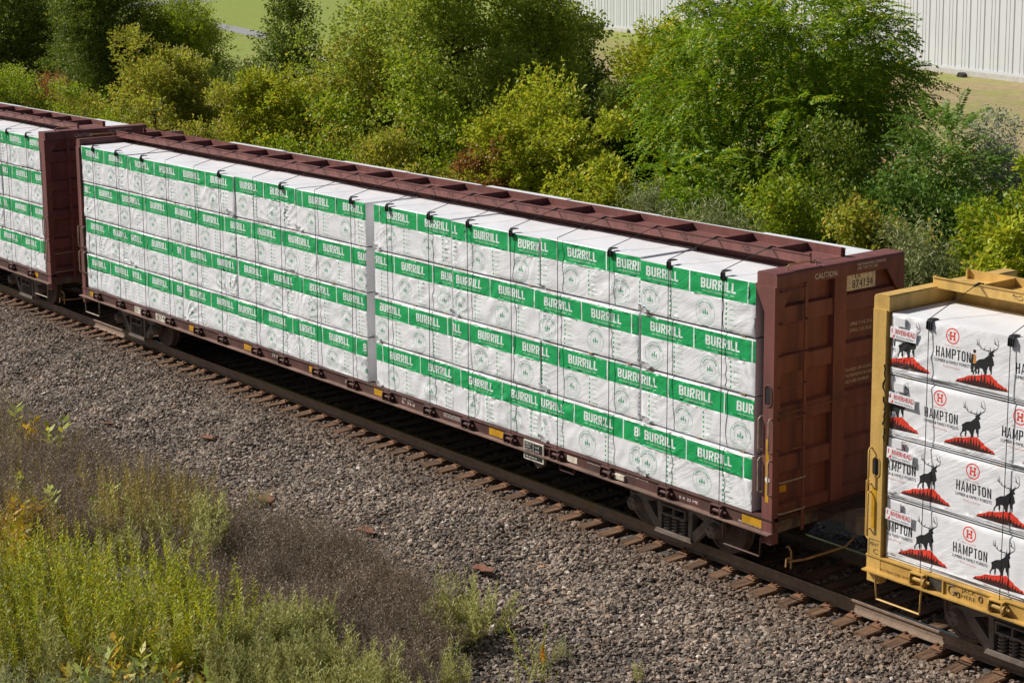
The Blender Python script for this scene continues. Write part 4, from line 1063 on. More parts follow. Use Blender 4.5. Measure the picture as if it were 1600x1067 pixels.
# yellow car
HM = [M['wrap'], M['red_print'], M['brown_print'], M['black_print'], M['pink_print'], M['tan_print']]
M['redflat'] = mat('red_tag_ink', (.62, .02, .02), .5)
tagm = MB().box(0, .43, -.006, 0, 0, .15).mesh('shipping_tag', M['wrap'])
YTP = .848
for t in range(4):
    rg = random.Random(50+t)
    Lx = 4.85; h = .822
    lay, dec = hampton_layers(Lx, h, (1.30, 1.13, .47, .44)[t], t == 0, rg)
    me = printed_wrap('lumber_bundle', Lx, D, h, lay, dec, HM, 300+t, .036)
    zb = ZD+.0025+(3-t)*YTP
    o = empty('lumber_bundle', (24.66, YF+.01*((t % 2)), zb), f'white lumber bundle printed with black elk, {TIER[t]}, against the yellow end post', 'lumber bundle', 'elk printed lumber bundles')
    link('wrap', me, o)
    if t < 3:
        for f_ in (.05, .35, .65, .93): link('spacer_board', bboard, o, (f_*Lx, .01, .012))
    tg = link('shipping_tag', tagm, o, (.0 if t else -.0+.005, -.022, (.50, .46, .555, .55)[t])); tg.rotation_euler = (0, R(2), 0)
    tg['label'] = 'white stapled tag with red lettering'
    text_obj('lettering', 'RIVERHEAD', tg, (.085, -.010, .065), (1, 0, 0), (0, 0, 1), .07, .33, M['redflat'])
    text_obj('lettering', 'Build Smarter. Build Better.', tg, (.10, -.010, .02), (1, 0, 0), (0, 0, 1), .024, .30, M['black_print'])
    b = MB(); b.prism([(.03, .01), (.075, .01), (.075, .06), (.062, .045)], 'y', -.0072, -.006); b.prism([(.02, .07), (.035, .07), (.035, .13), (.02, .13)], 'y', -.0072, -.006); b.build('tag_mark', M['red_print'], tg)
    b = MB(); b.box(.09, .25, -.035, -.012, .0, .11); pk = b.build('document_pouch', mat('clear_plastic_pouch', (.74, .74, .75), .15, spec=.8), o, (0, 0, (.67, .64, .715, .70)[t]))
    o3 = empty('lumber_bundle', (24.66+4.9, YF+.005, zb), f'elk printed bundle, {TIER[t]}, second from the yellow end post', 'lumber bundle', 'elk printed lumber bundles'); link('wrap', me, o3)
    o2 = link('lumber_bundle', me, loc=(24.66+Lx, -YF, zb)); o2.rotation_euler.z = math.pi
    tag(o2, f'white topped lumber bundle on far side of yellow car, {TIER[t]}', 'lumber bundle', 'bundles on the far side of the yellow car')

# ================================================================== tie-down cables
def guard_mesh():
    b = MB()
    pr = [(-.030, -.135), (-.018, -.135), (-.018, .012), (.13, .012), (.13, .026), (.0, .030), (-.022, .022), (-.030, .0)]
    b.prism(pr, 'x', -.05, .05)
    for k in range(3): b.box(-.05, .05, -.037, -.0305, -.12+.04*k, -.10+.04*k)
    for xx in (-.05, .036): b.prism([(-.05, -.12), (-.0305, -.13), (-.0305, .0), (-.045, -.01)], 'x', xx, xx+.014)
    return b.mesh('corner_guard', M['rubber'])
guard = guard_mesh()
def cable(xg, label, group, top=HT, with_guard=True, dx=0., yy=YF):
    o = empty('tie_down_cable', (xg, yy, 1.0), label, 'cable', group)
    z = top-1.0
    b = MB()
    b.tube([(dx*.2, 1.0, 4.77-1), (dx*.15, .97, 4.775-1), (0, -.035, z+.028), (0, -.036, z-.1), (rc.uniform(-.008, .008), -.035, z*.55), (0, -.06, .02), (0, -.085, -.09)], .0058, 6)
    b.build('wire_rope', M['cable'], o, smooth=True)
    k = MB(); k.tube([(0, .89, 4.752-1), (0, 1.0, 4.775-1)], .017, 6); k.tube([(0, 1.0, 4.775-1), (.05, 1.03, 4.77-1)], .011, 5); k.build('hook_shackle', M['cable'], o)
    if with_guard: gd = link('corner_guard', guard, o, (0, 0, z-.002)); gd.scale = (.8, .9, .85)
    return o
rc = random.Random(8)
N1 = ['first', 'second', 'third', 'fourth', 'fifth', 'sixth', 'seventh', 'eighth', 'ninth', 'tenth']
for i, c in enumerate(CABLES):
    lab = f'black tie-down cable on the middle car, {N1[i]} from its left end' if i < 10 else f'black tie-down cable on the middle car, {N1[17-i]} from its right end'
    cable(c, lab, 'cables over the bundles', with_guard=i not in (3, 4, 6, 8, 14))
for i in range(9):
    cable(-2.41-12.45+.69+1.225*(9-i), f'black tie-down cable on the left car, {N1[i]} from its right end', 'cables over the left car')
for i, c in enumerate((.66, 1.92, 3.15, 4.4, 5.6, 6.8)):
    cable(24.64+c, f'black tie-down cable on the yellow car, {N1[i]} from its left end', 'cables over the elk bundles', top=ZD+.0025+3*YTP+.822)

# ================================================================== vegetation
def quad_leaf(p, d, nrm, l, w):
    """pointed leaf (4 corners) from p along d, flat side nrm"""
    d = d/np.linalg.norm(d); s = np.cross(d, nrm); s /= np.linalg.norm(s)+1e-9
    return np.array([p, p+d*l*.42+s*w*.5, p+d*l, p+d*l*.42-s*w*.5])

def spray(kind, rs):
    """a leafy shoot along +x, as (n,4,3) leaf corners"""
    out = []
    def rv(a): return rs.normal(0, a, 3)
    if kind == 'pinnate':            # long compound leaf hanging in an arc
        n = 9; L = .5
        for i in range(n):
            t = (i+1)/n; p = np.array([L*t, 0, -.30*t*t])
            for s in (-1, 1): out.append(quad_leaf(p, np.array([.45, s, -.45])+rv(.18), np.array([0, 0, 1.])+rv(.3), .125*(1-.3*abs(t-.5)), .052))
        out.append(quad_leaf(p, np.array([1, 0, -.5]), np.array([0, 0, 1.]), .12, .045))
    elif kind == 'compound':         # box elder: short compound leaves round a shoot
        for i in range(7):
            b = np.array([.07*i, 0, .01*i])+rv(.015); a = rs.uniform(0, 6.28); d = np.array([.7, math.cos(a), math.sin(a)*.7+.1]); d /= np.linalg.norm(d)
            for k in range(3):
                p = b+d*(.05+.05*k); dd = d+rv(.5)+np.array([0, 0, -.35])
                out.append(quad_leaf(p, dd, np.array([0, 0, 1.])+rv(.45), rs.uniform(.09, .135), rs.uniform(.05, .075)))
    elif kind == 'simple':           # cottonwood: broad single leaves
        for i in range(13):
            p = np.array([.045*i, 0, 0])+rv(.05); out.append(quad_leaf(p, rv(1.)+np.array([.4, 0, -.3]), rv(1.)+np.array([0, 0, .4]), rs.uniform(.08, .12), rs.uniform(.07, .10)))
    elif kind == 'small':            # scrub and vines
        for i in range(16):
            p = np.array([.03*i, 0, 0])+rv(.05); out.append(quad_leaf(p, rv(1.)+np.array([.3, 0, .1]), rv(.7)+np.array([0, 0, .8]), rs.uniform(.055, .09), rs.uniform(.035, .06)))
    elif kind == 'plume':            # feathery upright weeds
        for i in range(16):
            p = np.array([.035*i, 0, 0])+rv(.02); out.append(quad_leaf(p, rv(.8)+np.array([.9, 0, 0]), rv(1.), rs.uniform(.06, .10), .018))
    return np.array(out)

SPR = {k: [spray(k, np.random.RandomState(i*7+len(k))) for i in range(6)] for k in ('pinnate', 'compound', 'simple', 'small', 'plume')}

_sprobj = {}
def spray_objects(kind):
    if kind not in _sprobj:
        _sprobj[kind] = [bpy.data.objects.new('shoot', mesh_np('shoot_'+kind, T.reshape(-1, 3), np.arange(T.size//3).reshape(-1, 4), [])) for T in SPR[kind]]
    return _sprobj[kind]
_ng = {}
def spray_nodes(kind, m):
    if (kind, m.name) in _ng: return _ng[kind, m.name]
    ng = bpy.data.node_groups.new('shoots_'+kind, 'GeometryNodeTree')
    ng.interface.new_socket('Geometry', in_out='INPUT', socket_type='NodeSocketGeometry'); ng.interface.new_socket('Geometry', in_out='OUTPUT', socket_type='NodeSocketGeometry')
    N = ng.nodes; L = ng.links; gi = N.new('NodeGroupInput'); go = N.new('NodeGroupOutput'); jn = N.new('GeometryNodeJoinGeometry')
    for o in spray_objects(kind)[::-1]:
        oi = N.new('GeometryNodeObjectInfo'); oi.inputs['Object'].default_value = o
        sm = N.new('GeometryNodeSetMaterial'); sm.inputs['Material'].default_value = m; L.new(oi.outputs['Geometry'], sm.inputs[0])
        gt = N.new('GeometryNodeGeometryToInstance'); L.new(sm.outputs[0], gt.inputs[0]); L.new(gt.outputs[0], jn.inputs[0])
    ip = N.new('GeometryNodeInstanceOnPoints'); ip.inputs['Pick Instance'].default_value = True
    L.new(gi.outputs[0], ip.inputs['Points']); L.new(jn.outputs[0], ip.inputs['Instance'])
    for nm, ty, sk in (('var', 'INT', 'Instance Index'), ('rot', 'FLOAT_VECTOR', 'Rotation'), ('scl', 'FLOAT', 'Scale')):
        na = N.new('GeometryNodeInputNamedAttribute'); na.data_type = ty; na.inputs['Name'].default_value = nm
        L.new([q for q in na.outputs if q.enabled and q.name == 'Attribute'][0], ip.inputs[sk])
    L.new(ip.outputs[0], go.inputs[0]); _ng[kind, m.name] = ng
    return ng

def leafy(name, kind, m, P, Dv, rs, scale=1., parent=None, loc=(0, 0, 0)):
    """object whose points each carry one leafy shoot pointing along Dv"""
    n = len(P); Dv = Dv/np.linalg.norm(Dv, axis=1, keepdims=True)
    yaw = np.arctan2(Dv[:, 1], Dv[:, 0]); pit = -np.arcsin(np.clip(Dv[:, 2], -1, 1)); rol = rs.normal(0, .35, n) if kind not in UPRIGHT else rs.uniform(0, 6.28, n)
    me = bpy.data.meshes.new(name); me.vertices.add(n); me.vertices.foreach_set('co', np.asarray(P, np.float32).ravel())
    a = me.attributes.new('rot', 'FLOAT_VECTOR', 'POINT'); a.data.foreach_set('vector', np.stack([rol, pit, yaw], 1).astype(np.float32).ravel())
    a = me.attributes.new('scl', 'FLOAT', 'POINT'); a.data.foreach_set('value', ((rs.uniform(.75, 1.25, n) if kind not in UPRIGHT else rs.uniform(.5, 1.25, n))*scale).astype(np.float32))
    a = me.attributes.new('var', 'INT', 'POINT'); a.data.foreach_set('value', rs.randint(0, 6, n).astype(np.int32))
    me.materials.append(m); me.update()
    o = link(name, me, parent, loc); md = o.modifiers.new('shoots', 'NODES'); md.node_group = spray_nodes(kind, m)
    return o
UPRIGHT = ('goldenrod', 'dead', 'mugwort', 'milkweed', 'tawny')

def crown_blobs(rs, rx, ry, h0, h1, n, rb, shape='round'):
    """leaf clump centres filling a crown; radius follows the shape"""
    C = []; ph = rs.uniform(0, 6.28, 6)
    while len(C) < n:
        p = rs.uniform(-1, 1, 3)
        th = math.atan2(p[1], p[0]); lob = 1+.20*math.sin(3*th+ph[0]+p[2]*2)+.16*math.sin(5*th+ph[1]-3*p[2])+.14*math.sin(4*p[2]+ph[2])
        if rs.uniform() < .16: lob *= 1.22
        r = np.hypot(p[0], p[1])/lob; z = (p[2]+1)/2
        lim = {'round': math.sqrt(max(0, 1-(p[2]*.95)**2)), 'tall': (1-.8*max(0, z-.35)/.65)*min(1, .45+z*1.6), 'dome': math.sqrt(max(0, 1-z*z))*.97+.03}[shape]
        if r > lim or r < lim*rs.choice([.0, .35, .6, .7]): continue
        top = 1+.10*math.sin(2*th+ph[3])+.08*math.sin(5*p[0]+ph[4])+.08*math.sin(6*p[1]+ph[5])
        C.append((p[0]*rx, p[1]*ry, h0+(h1-h0)*z*top))
    return np.array(C)

def make_tree(kind, m, seed, rx, ry, h0, h1, nb, ns, rb, scale=1., shape='round', trunk_r=.14, lean=0.):
    """returns crown mesh and trunk mesh around the origin (base at z = 0)"""
    rs = np.random.RandomState(seed)
    C = crown_blobs(rs, rx, ry, h0, h1, nb, rb, shape)
    P, Dv = [], []
    for c in C:
        k = int(ns*1.7*rs.uniform(.6, 1.4)); r = rb*rs.uniform(.4, 1.3)
        d = rs.normal(0, 1, (k, 3)); d[:, 2] = d[:, 2]*.8+.25; d /= np.linalg.norm(d, axis=1, keepdims=True)
        out = np.array([c[0], c[1], (c[2]-(h0+h1)/2)*.5]); out /= np.linalg.norm(out)+1e-6
        p = c+d*r*rs.uniform(.25, 1.0, (k, 1))**.6*np.array([1.1, 1.1, .8])
        P.append(p); Dv.append(d+out*.6+np.array([0, 0, .55 if kind == 'compound' else .2 if kind != 'pinnate' else -.15]))
    P = np.concatenate(P); Dv = np.concatenate(Dv)
    ok = P[:, 2] > .05
    crown = (kind, m, P[ok], Dv[ok], rs, scale)
    b = MB(); top = h0+(h1-h0)*.8
    tp = [Vector((lean*t*t+.12*math.sin(3*t+seed), .12*math.sin(2.3*t+seed*2), top*t)) for t in np.linspace(0, 1, 6)]
    b.tube(tp, [trunk_r*(1-.85*t) for t in np.linspace(0, 1, 6)], 7)
    for c in C[::max(1, len(C)//34)]:
        t = min(.95, max(.12, (c[2]-.35*math.hypot(c[0], c[1]))/top)); i = int(t*5); f_ = t*5-i; s = tp[i].lerp(tp[min(i+1, 5)], f_)
        e = Vector(c); mid = s.lerp(e, .5)+Vector((0, 0, -.1*(e-s).length+.15)); r0 = trunk_r*(1-.85*t)*.55
        b.tube([s, mid, e], [r0, r0*.6, r0*.2], 5)
    return crown, b.mesh('trunk', M['bark'], True)

M['l_boxelder'] = leaf_mat('box_elder_leaves', (0.307, 0.384, 0.023), (0.538, 0.558, 0.040), (0.700, 0.521, 0.046), .08, .48)
M['l_boxelder2'] = leaf_mat('olive_box_elder_leaves', (0.269, 0.310, 0.029), (0.461, 0.459, 0.046), (0.614, 0.422, 0.069), .12, .48)
M['l_cotton'] = leaf_mat('cottonwood_leaves', (.22, .30, .03), (.44, .51, .065), (.62, .55, .07), .07, .46, .5, .25)
M['l_walnut'] = leaf_mat('walnut_leaves', (.12, .24, .010), (.31, .42, .018), (.70, .50, .02), .03, .44)
M['l_dark'] = leaf_mat('dark_shaded_tree_leaves', (.085, .14, .012), (.20, .26, .022), (.40, .38, .04), .05, .38)  # dark leaf colour, also carrying the shade on the top left trees
M['l_mid'] = leaf_mat('green_scrub_leaves', (.17, .27, .012), (.40, .46, .022), (.55, .44, .05), .06, .44)
M['l_sumac'] = leaf_mat('sumac_leaves', (.09, .19, .02), (.21, .32, .04), (.46, .05, .03), .002, .4)
M['l_silver'] = leaf_mat('silvery_leaves', (.28, .31, .2), (.42, .44, .32), None, .02, .25)
M['l_rust'] = leaf_mat('reddish_leaves', (.38, .14, .05), (.28, .24, .04), (.50, .14, .06), .2, .34)
M['l_weed'] = leaf_mat('grey_green_weed', (.22, .26, .09), (.33, .35, .14), (.38, .35, .14), .05, .3)

def plant_tree(name, px, Y, top_py, wpx, kind, m, seed, label, group='trees behind the train', shape='round', base_frac=.12, nb=60, ns=34, rb=None, scale=1., depth=1., cat='tree', zg=-1.05, trunk_r=.14):
    mid = at_y(px, 200, Y); x = float(mid[0])
    dist = float(np.dot(mid-_c, _fw)); top = float(at_y(px, top_py, Y)[2]); H = top-zg
    r = wpx*.5*dist/FPX
    rb = rb or r*.27
    cr, tk = make_tree(kind, M[m], seed, r*.9, r*.9*depth, max(H*base_frac, rb*.5), H-rb*.55, nb, ns, rb, scale, shape, trunk_r)
    o = empty(name, (x, Y, zg), label, cat, group)
    c_ = leafy('crown', *cr, parent=o); c_['kind'] = 'stuff'; link('trunk', tk, o)
    return o

T_ = plant_tree
T_('walnut_tree', 1225, 17, -75, 430, 'pinnate', 'l_walnut', 1, 'tall dark green walnut tree standing before the white warehouse', nb=190, ns=30, rb=.85, base_frac=.15, trunk_r=.2)
T_('cottonwood_tree', 715, 18, -130, 430, 'simple', 'l_cotton', 2, 'big grey green cottonwood at the top middle', nb=190, ns=48, rb=1.0, base_frac=.1, trunk_r=.22)
T_('box_elder_tree', 1035, 20, 5, 190, 'compound', 'l_boxelder', 3, 'slim yellow green box elder just left of the walnut tree', nb=90, ns=26, rb=.7, shape='tall', base_frac=.08)
T_('box_elder_tree', 830, 13, 142, 225, 'compound', 'l_boxelder', 4, 'bright yellow green box elder below the right of the cottonwood', nb=80, ns=24, rb=.65, shape='dome', base_frac=.05)
T_('box_elder_tree', 245, 15, 72, 215, 'compound', 'l_boxelder2', 5, 'rounded olive box elder above the joint of the two red cars', nb=90, ns=26, rb=.75, shape='dome', base_frac=.05)
T_('box_elder_tree', 440, 13, 108, 170, 'compound', 'l_boxelder', 6, 'bright yellow green box elder above the left end of the middle car', nb=70, ns=26, rb=.65, shape='dome', base_frac=.05)
T_('hackberry_tree', 40, 26, -140, 190, 'small', 'l_dark', 7, 'tall very dark tree at the top left corner', nb=120, ns=44, rb=1.3, scale=1.5, shape='tall', base_frac=.04)
T_('hackberry_tree', 175, 27, -90, 170, 'small', 'l_dark', 8, 'dark vine covered tree right of the corner tree', nb=110, ns=44, rb=1.2, scale=1.5, shape='tall', base_frac=.04)
T_('hackberry_tree', 290, 30, -15, 120, 'small', 'l_mid', 9, 'medium green tree beside the open lawn at top left', nb=70, ns=40, rb=1.0, scale=1.5, base_frac=.06)
T_('maple_tree', 465, 26, -25, 130, 'simple', 'l_dark', 10, 'sparse dark tree rising before the lawn left of the cottonwood', nb=60, ns=30, rb=.8, shape='tall', base_frac=.1)
T_('elm_tree', 895, 24, 18, 120, 'simple', 'l_dark', 11, 'dark tree tucked against the right flank of the cottonwood', nb=60, ns=40, rb=.9, base_frac=.06)
T_('cottonwood_tree', 575, 15, 60, 190, 'simple', 'l_boxelder2', 12, 'yellowing cottonwood sapling below the left of the big cottonwood', nb=70, ns=34, rb=.75, base_frac=.05)
T_('elm_tree', 350, 24, 105, 150, 'small', 'l_dark', 13, 'low dark tree between the two yellow green box elders', nb=60, ns=44, rb=.9, scale=1.3, base_frac=.05)
SH = 'shrubs behind the train'
T_('sumac_shrub', 1490, 15, 165, 230, 'pinnate', 'l_sumac', 14, 'spreading blue green sumac at right under the white wall', SH, 'dome', .08, 70, 26, .7, cat='shrub', trunk_r=.08)
T_('silver_shrub', 1560, 23, 162, 70, 'small', 'l_silver', 15, 'small silvery shrub at the right edge beside the lawn', SH, 'dome', .1, 30, 36, .5, cat='shrub', trunk_r=.05)
T_('rusty_shrub', 82, 14, 132, 90, 'small', 'l_rust', 16, 'reddish shrub above the left car', SH, 'dome', .05, 34, 40, .55, 1.2, cat='shrub', trunk_r=.05)
T_('rusty_shrub', 745, 11, 205, 90, 'compound', 'l_rust', 17, 'rust tinged shrub below the big cottonwood', SH, 'dome', .05, 34, 18, .5, cat='shrub', trunk_r=.05)
low = [  # px, Y, top px, width px, kind, material, label
    (20, 12, 105, 190, 'small', 'l_mid', 'green shrub at the left edge above the left car'),
    (130, 11, 150, 160, 'small', 'l_mid', 'low green shrub above the left bulkhead of the left car'),
    (335, 11, 160, 200, 'small', 'l_boxelder2', 'olive shrub above the left top corner of the middle car'),
    (520, 10, 175, 200, 'simple', 'l_mid', 'green shrub below the left foot of the cottonwood'),
    (640, 10, 200, 220, 'small', 'l_boxelder2', 'olive shrub above the middle of the top beam'),
    (690, 14, 140, 240, 'simple', 'l_mid', 'leafy shrub in the middle of the cottonwood foot'),
    (930, 10, 215, 170, 'compound', 'l_boxelder', 'yellow green shrub above the right half of the top beam'),
    (945, 18, 110, 180, 'small', 'l_dark', 'shadowed shrub between cottonwood and slim box elder'),
    (1040, 10, 240, 200, 'pinnate', 'l_walnut', 'young walnut shrub below the slim box elder'),
    (1150, 11, 245, 230, 'pinnate', 'l_walnut', 'walnut shrub at the foot of the big walnut tree'),
    (1300, 13, 245, 240, 'small', 'l_dark', 'dark shrub in the shade right of the walnut foot'),
    (1230, 8, 318, 170, 'small', 'l_mid', 'low leafy shrub above the right end of the top beam'),
    (1370, 8, 318, 170, 'small', 'l_boxelder2', 'olive scrub behind the right bulkhead'),
    (1450, 11, 270, 220, 'small', 'l_sumac', 'green scrub below the sumac'),
    (1565, 9, 300, 160, 'compound', 'l_mid', 'scrub at the right edge above the yellow car'),
    (1600, 12, 250, 120, 'compound', 'l_mid', 'green bush at the right edge below the lawn'),
    (1590, 7, 375, 90, 'compound', 'l_boxelder', 'yellowing vine by the top of the yellow car'),
]
for i, (px, Y, tp, w, kd, m, lab) in enumerate(low):
    T_('shrub', px, Y, tp, w, kd, m, 40+i, lab, SH, 'dome', .05, 44, {'small': 44, 'compound': 24, 'simple': 34, 'pinnate': 20}[kd], None, {'small': 1.25}.get(kd, 1.), cat='shrub', trunk_r=.06)
feather = [(1335, 7, 380, 100, 'feathery grey green weed behind the right bulkhead'), (1115, 7, 318, 110, 'feathery grey green weed above the right part of the beam'), (1010, 7.5, 300, 70, 'small feathery weed above the beam below the young walnut'), (1440, 6.5, 388, 90, 'feathery weed just above the yellow end post')]
for i, (px, Y, tp, w, lab) in enumerate(feather):
    T_('tall_weed', px, Y, tp, w, 'plume', 'l_weed', 70+i, lab, 'feathery weeds behind the train', 'dome', .05, 26, 46, None, 1.3, cat='weed', trunk_r=.02)
# thicket floor that fills the space below the crowns
rs = np.random.RandomState(5)
n = 9000
PX = rs.uniform(-60, 1680, n); YY = rs.uniform(9, 30, n)
Q = np.array([at_y(a, 200, b) for a, b in zip(PX, YY)]); P = np.stack([Q[:, 0], YY, -1.05+rs.uniform(0, 1, n)**1.5*1.7], 1)
tag(leafy('undergrowth', 'small', M['l_mid'], P, rs.normal(0, 1, (n, 3))+np.array([0, 0, 1.]), rs, 2.2), 'dense green undergrowth beneath the trees', 'undergrowth', kind='stuff')

# ================================================================== weeds in the foreground
def weed(kind, rs):
    """one whole plant growing along +x (stem axis), as thin leaf quads"""
    out = []
    def rv(a): return rs.normal(0, a, 3)
    def ribbon(p, q, w):
        d = q-p; s = np.cross(d, rv(1.)); s = s/(np.linalg.norm(s)+1e-9)*w*.5; out.append(np.array([p-s, p+s, q+s*.5, q-s*.5]))
    if kind in ('goldenrod', 'tawny'):
        h = 1.05; b = rv(.03); b[0] = 0
        ribbon(np.zeros(3), np.array([h*.6, b[1], b[2]]), .010); ribbon(np.array([h*.6, b[1], b[2]]), np.array([h, b[1]*2, b[2]*2]), .006)
        for i in range(64 if kind == 'goldenrod' else 44):
            t = .16+.84*i/(64 if kind == 'goldenrod' else 44); a = i*2.4; p = np.array([h*t, b[1]*t*1.6, b[2]*t*1.6]); l = .125*(1.15-t*.75)*rs.uniform(.5, 1.2)
            d = np.array([.75+rs.normal(0, .25), math.cos(a), math.sin(a)]); out.append(quad_leaf(p, d, np.array([1., 0, 0])+rv(.3), l, .015 if kind == 'goldenrod' else .012))
    elif kind == 'dead':
        h = .62
        for k in range(2):
            t_ = rv(.08); t_[0] = h*rs.uniform(.8, 1.1); ribbon(rv(.01)*[0, 1, 1], t_, .007)
            for i in range(13):
                t = rs.uniform(.25, 1); p = t_*t; d = np.array([.7, *rs.normal(0, .6, 2)]); d /= np.linalg.norm(d); q = p+d*rs.uniform(.08, .22); ribbon(p, q, .0045)
                for j in range(2): e = q+rv(.035); out.append(quad_leaf(q-d*.03*j, rv(1.), rv(1.), .028, .016))
    elif kind == 'mugwort':
        h = .95
        for k in range(3):
            t_ = rv(.10); t_[0] = h*rs.uniform(.7, 1.05); ribbon(np.zeros(3), t_, .007)
            for i in range(30):
                t = .2+.8*i/30; a = i*2.4; p = t_*t; d = np.array([1.0, .8*math.cos(a), .8*math.sin(a)])+rv(.2); l = .16*(1.15-t)*rs.uniform(.7, 1.3)+.03
                out.append(quad_leaf(p, d, rv(1.), l, .02))
                out.append(quad_leaf(p+d/np.linalg.norm(d)*l*.5, d+rv(.6), rv(1.), l*.6, .014))
    elif kind == 'milkweed':
        h = .6; ribbon(np.zeros(3), np.array([h, .02, .02]), .012)
        for i in range(12):
            t = .35+.65*i/12; a = (i//2)*1.57+(i % 2)*math.pi; p = np.array([h*t, .02*t, .02*t])
            out.append(quad_leaf(p, np.array([.75, math.cos(a), math.sin(a)])+rv(.12), np.array([1., 0, 0])+rv(.2), .17, .075))
    return np.array(out)
for k_ in UPRIGHT: SPR[k_] = [weed(k_, np.random.RandomState(31*i+len(k_))) for i in range(6)]
M['w_gold'] = leaf_mat('goldenrod_leaves', (.16, .21, .008), (.58, .60, .03), (.70, .50, .015), .10, .45)
M['w_tawny'] = leaf_mat('tawny_stems', (.28, .17, .045), (.36, .30, .06), (.50, .42, .05), .2, .3)
M['w_dead'] = leaf_mat('dead_weed_stems', (.17, .12, .082), (.32, .245, .17), (.46, .38, .28), .12, .2)
M['w_mug'] = leaf_mat('mugwort_leaves', (.30, .31, .09), (.50, .49, .19), (.55, .48, .14), .08, .38)
M['w_grey'] = leaf_mat('grey_green_grass', (.25, .28, .12), (.40, .41, .20), (.50, .42, .16), .08, .35)
M['w_milk'] = leaf_mat('milkweed_leaves', (.34, .42, .08), (.50, .52, .12), (.60, .52, .06), .15, .4)
M['w_orange'] = leaf_mat('orange_yellow_leaves', (.62, .38, .03), (.42, .38, .03), (.70, .42, .03), .3, .4)
ZG = -1.03
def gpt(px, py): return at_z(px, py, ZG)
def region(poly, n, rs):
    W_ = np.array([gpt(*q)[:2] for q in poly]); lo, hi = W_.min(0), W_.max(0); out = np.zeros((0, 2))
    while len(out) < n:
        c = rs.uniform(lo, hi, (n*2, 2)); c = c[inpoly(c, [tuple(w) for w in W_])]; out = np.concatenate([out, c])
    return out[:n]
def patch(name, kind, m, polys, n, seed, label, scale=1., tilt=.14, cat='weeds'):
    rs = np.random.RandomState(seed); XY = np.concatenate([region(p, int(n*f), rs) for p, f in polys])
    P = np.column_stack([XY, bed_z(XY[:, 1])-.03]); D_ = np.column_stack([rs.normal(0, tilt, (len(P), 2)), np.ones(len(P))])
    return tag(leafy(name, kind, M[m], P, D_, rs, scale), label, cat, kind='stuff')
patch('dead_weed_patch', 'dead', 'w_dead', [([(-40, 640), (130, 715), (330, 800), (430, 860), (520, 905), (640, 960), (700, 1060), (640, 1140), (480, 1080), (380, 990), (300, 930), (200, 880), (-60, 830)], .85), ([(420, 840), (560, 880), (680, 960), (720, 1040), (640, 1000), (500, 930)], .15)], 4200, 1, 'matted dead brown weeds between stones and green plants', .95, .28)
patch('goldenrod_patch', 'goldenrod', 'w_gold', [([(-60, 925), (120, 930), (300, 960), (400, 1020), (330, 1075), (-60, 1085)], 1.)], 760, 2, 'dense yellow green goldenrod at the lower left', 1.12, .17)
patch('goldenrod_patch', 'tawny', 'w_tawny', [([(150, 800), (250, 790), (330, 810), (350, 850), (290, 880), (150, 870)], .75), ([(-40, 800), (120, 850), (130, 900), (-40, 900)], .25)], 620, 3, 'tawny orange weed clump at the edge of the stones on the left', .95, .10)
patch('tall_weed_patch', 'mugwort', 'w_mug', [([(-60, 915), (120, 930), (300, 960), (410, 1020), (360, 1090), (-60, 1100)], .7), ([(150, 860), (330, 860), (350, 900), (150, 900)], .3)], 130, 9, 'taller pale plumes scattered through the goldenrod', 1.1, .2)
patch('brown_stem_patch', 'tawny', 'w_tawny', [([(-60, 900), (150, 900), (330, 960), (430, 1040), (360, 1110), (-60, 1110)], .6), ([(-60, 700), (90, 730), (140, 800), (-60, 800)], .3), ([(-60, 640), (60, 680), (60, 760), (-60, 760)], .1)], 300, 10, 'tawny dry stems mixed into the green weeds', .85, .3)
patch('mugwort_patch', 'mugwort', 'w_mug', [([(340, 1040), (480, 1030), (560, 1090), (640, 1110), (660, 1230), (330, 1230)], .8), ([(300, 840), (345, 830), (350, 860), (310, 870)], .05), ([(420, 1010), (520, 1020), (500, 1060), (420, 1050)], .15)], 520, 4, 'grey green mugwort at the bottom left of centre', .95, .16)
patch('grass_patch', 'mugwort', 'w_grey', [([(-60, 1120), (150, 1130), (330, 1150), (330, 1230), (-60, 1230)], 1.)], 420, 5, 'soft grey green weeds along the bottom left edge', .95, .22)
patch('yellow_leaf_patch', 'milkweed', 'w_orange', [([(-30, 820), (50, 830), (60, 900), (-30, 900)], .35), ([(160, 1110), (300, 1080), (340, 1170), (170, 1190)], .5), ([(240, 1010), (270, 1010), (280, 1040), (240, 1040)], .15)], 230, 6, 'orange yellow leaves among the green weeds', .8, .35)
def lone(name, kind, m, px, py, n, r, scale, seed, label, cat='plant', group='plants on the stones'):
    rs = np.random.RandomState(seed); c = gpt(px, py); z = float(bed_z(c[1]))-.03
    if z > ZG+.06:
        for k in range(30):
            z = -.3-.025*k; c = at_z(px, py, z)
            if bed_z(c[1]) >= z-.03: break
    o = empty(name, (float(c[0]), float(c[1]), z), label, cat, group)
    P = np.column_stack([rs.normal(0, r, (n, 2)), np.zeros(n)]); D_ = np.column_stack([P[:, :2]*1.2+rs.normal(0, .12, (n, 2)), np.ones(n)])
    f = leafy('foliage', kind, M[m], P, D_, rs, scale, o); f['kind'] = 'stuff'
    MB().tube([(0, 0, -.05), (.01, 0, .12*scale), (.0, .01, .3*scale)], [.01, .008, .004], 5).build('stem', M['twig'], o)
    return o
lone('mugwort_bush', 'mugwort', 'w_mug', 728, 1003, 24, .22, 1.0, 11, 'pale green bush standing alone on the stones below the train')
lone('mugwort_bush', 'mugwort', 'w_mug', 712, 1085, 8, .10, .95, 12, 'thin green weed at the bottom edge below the pale bush')
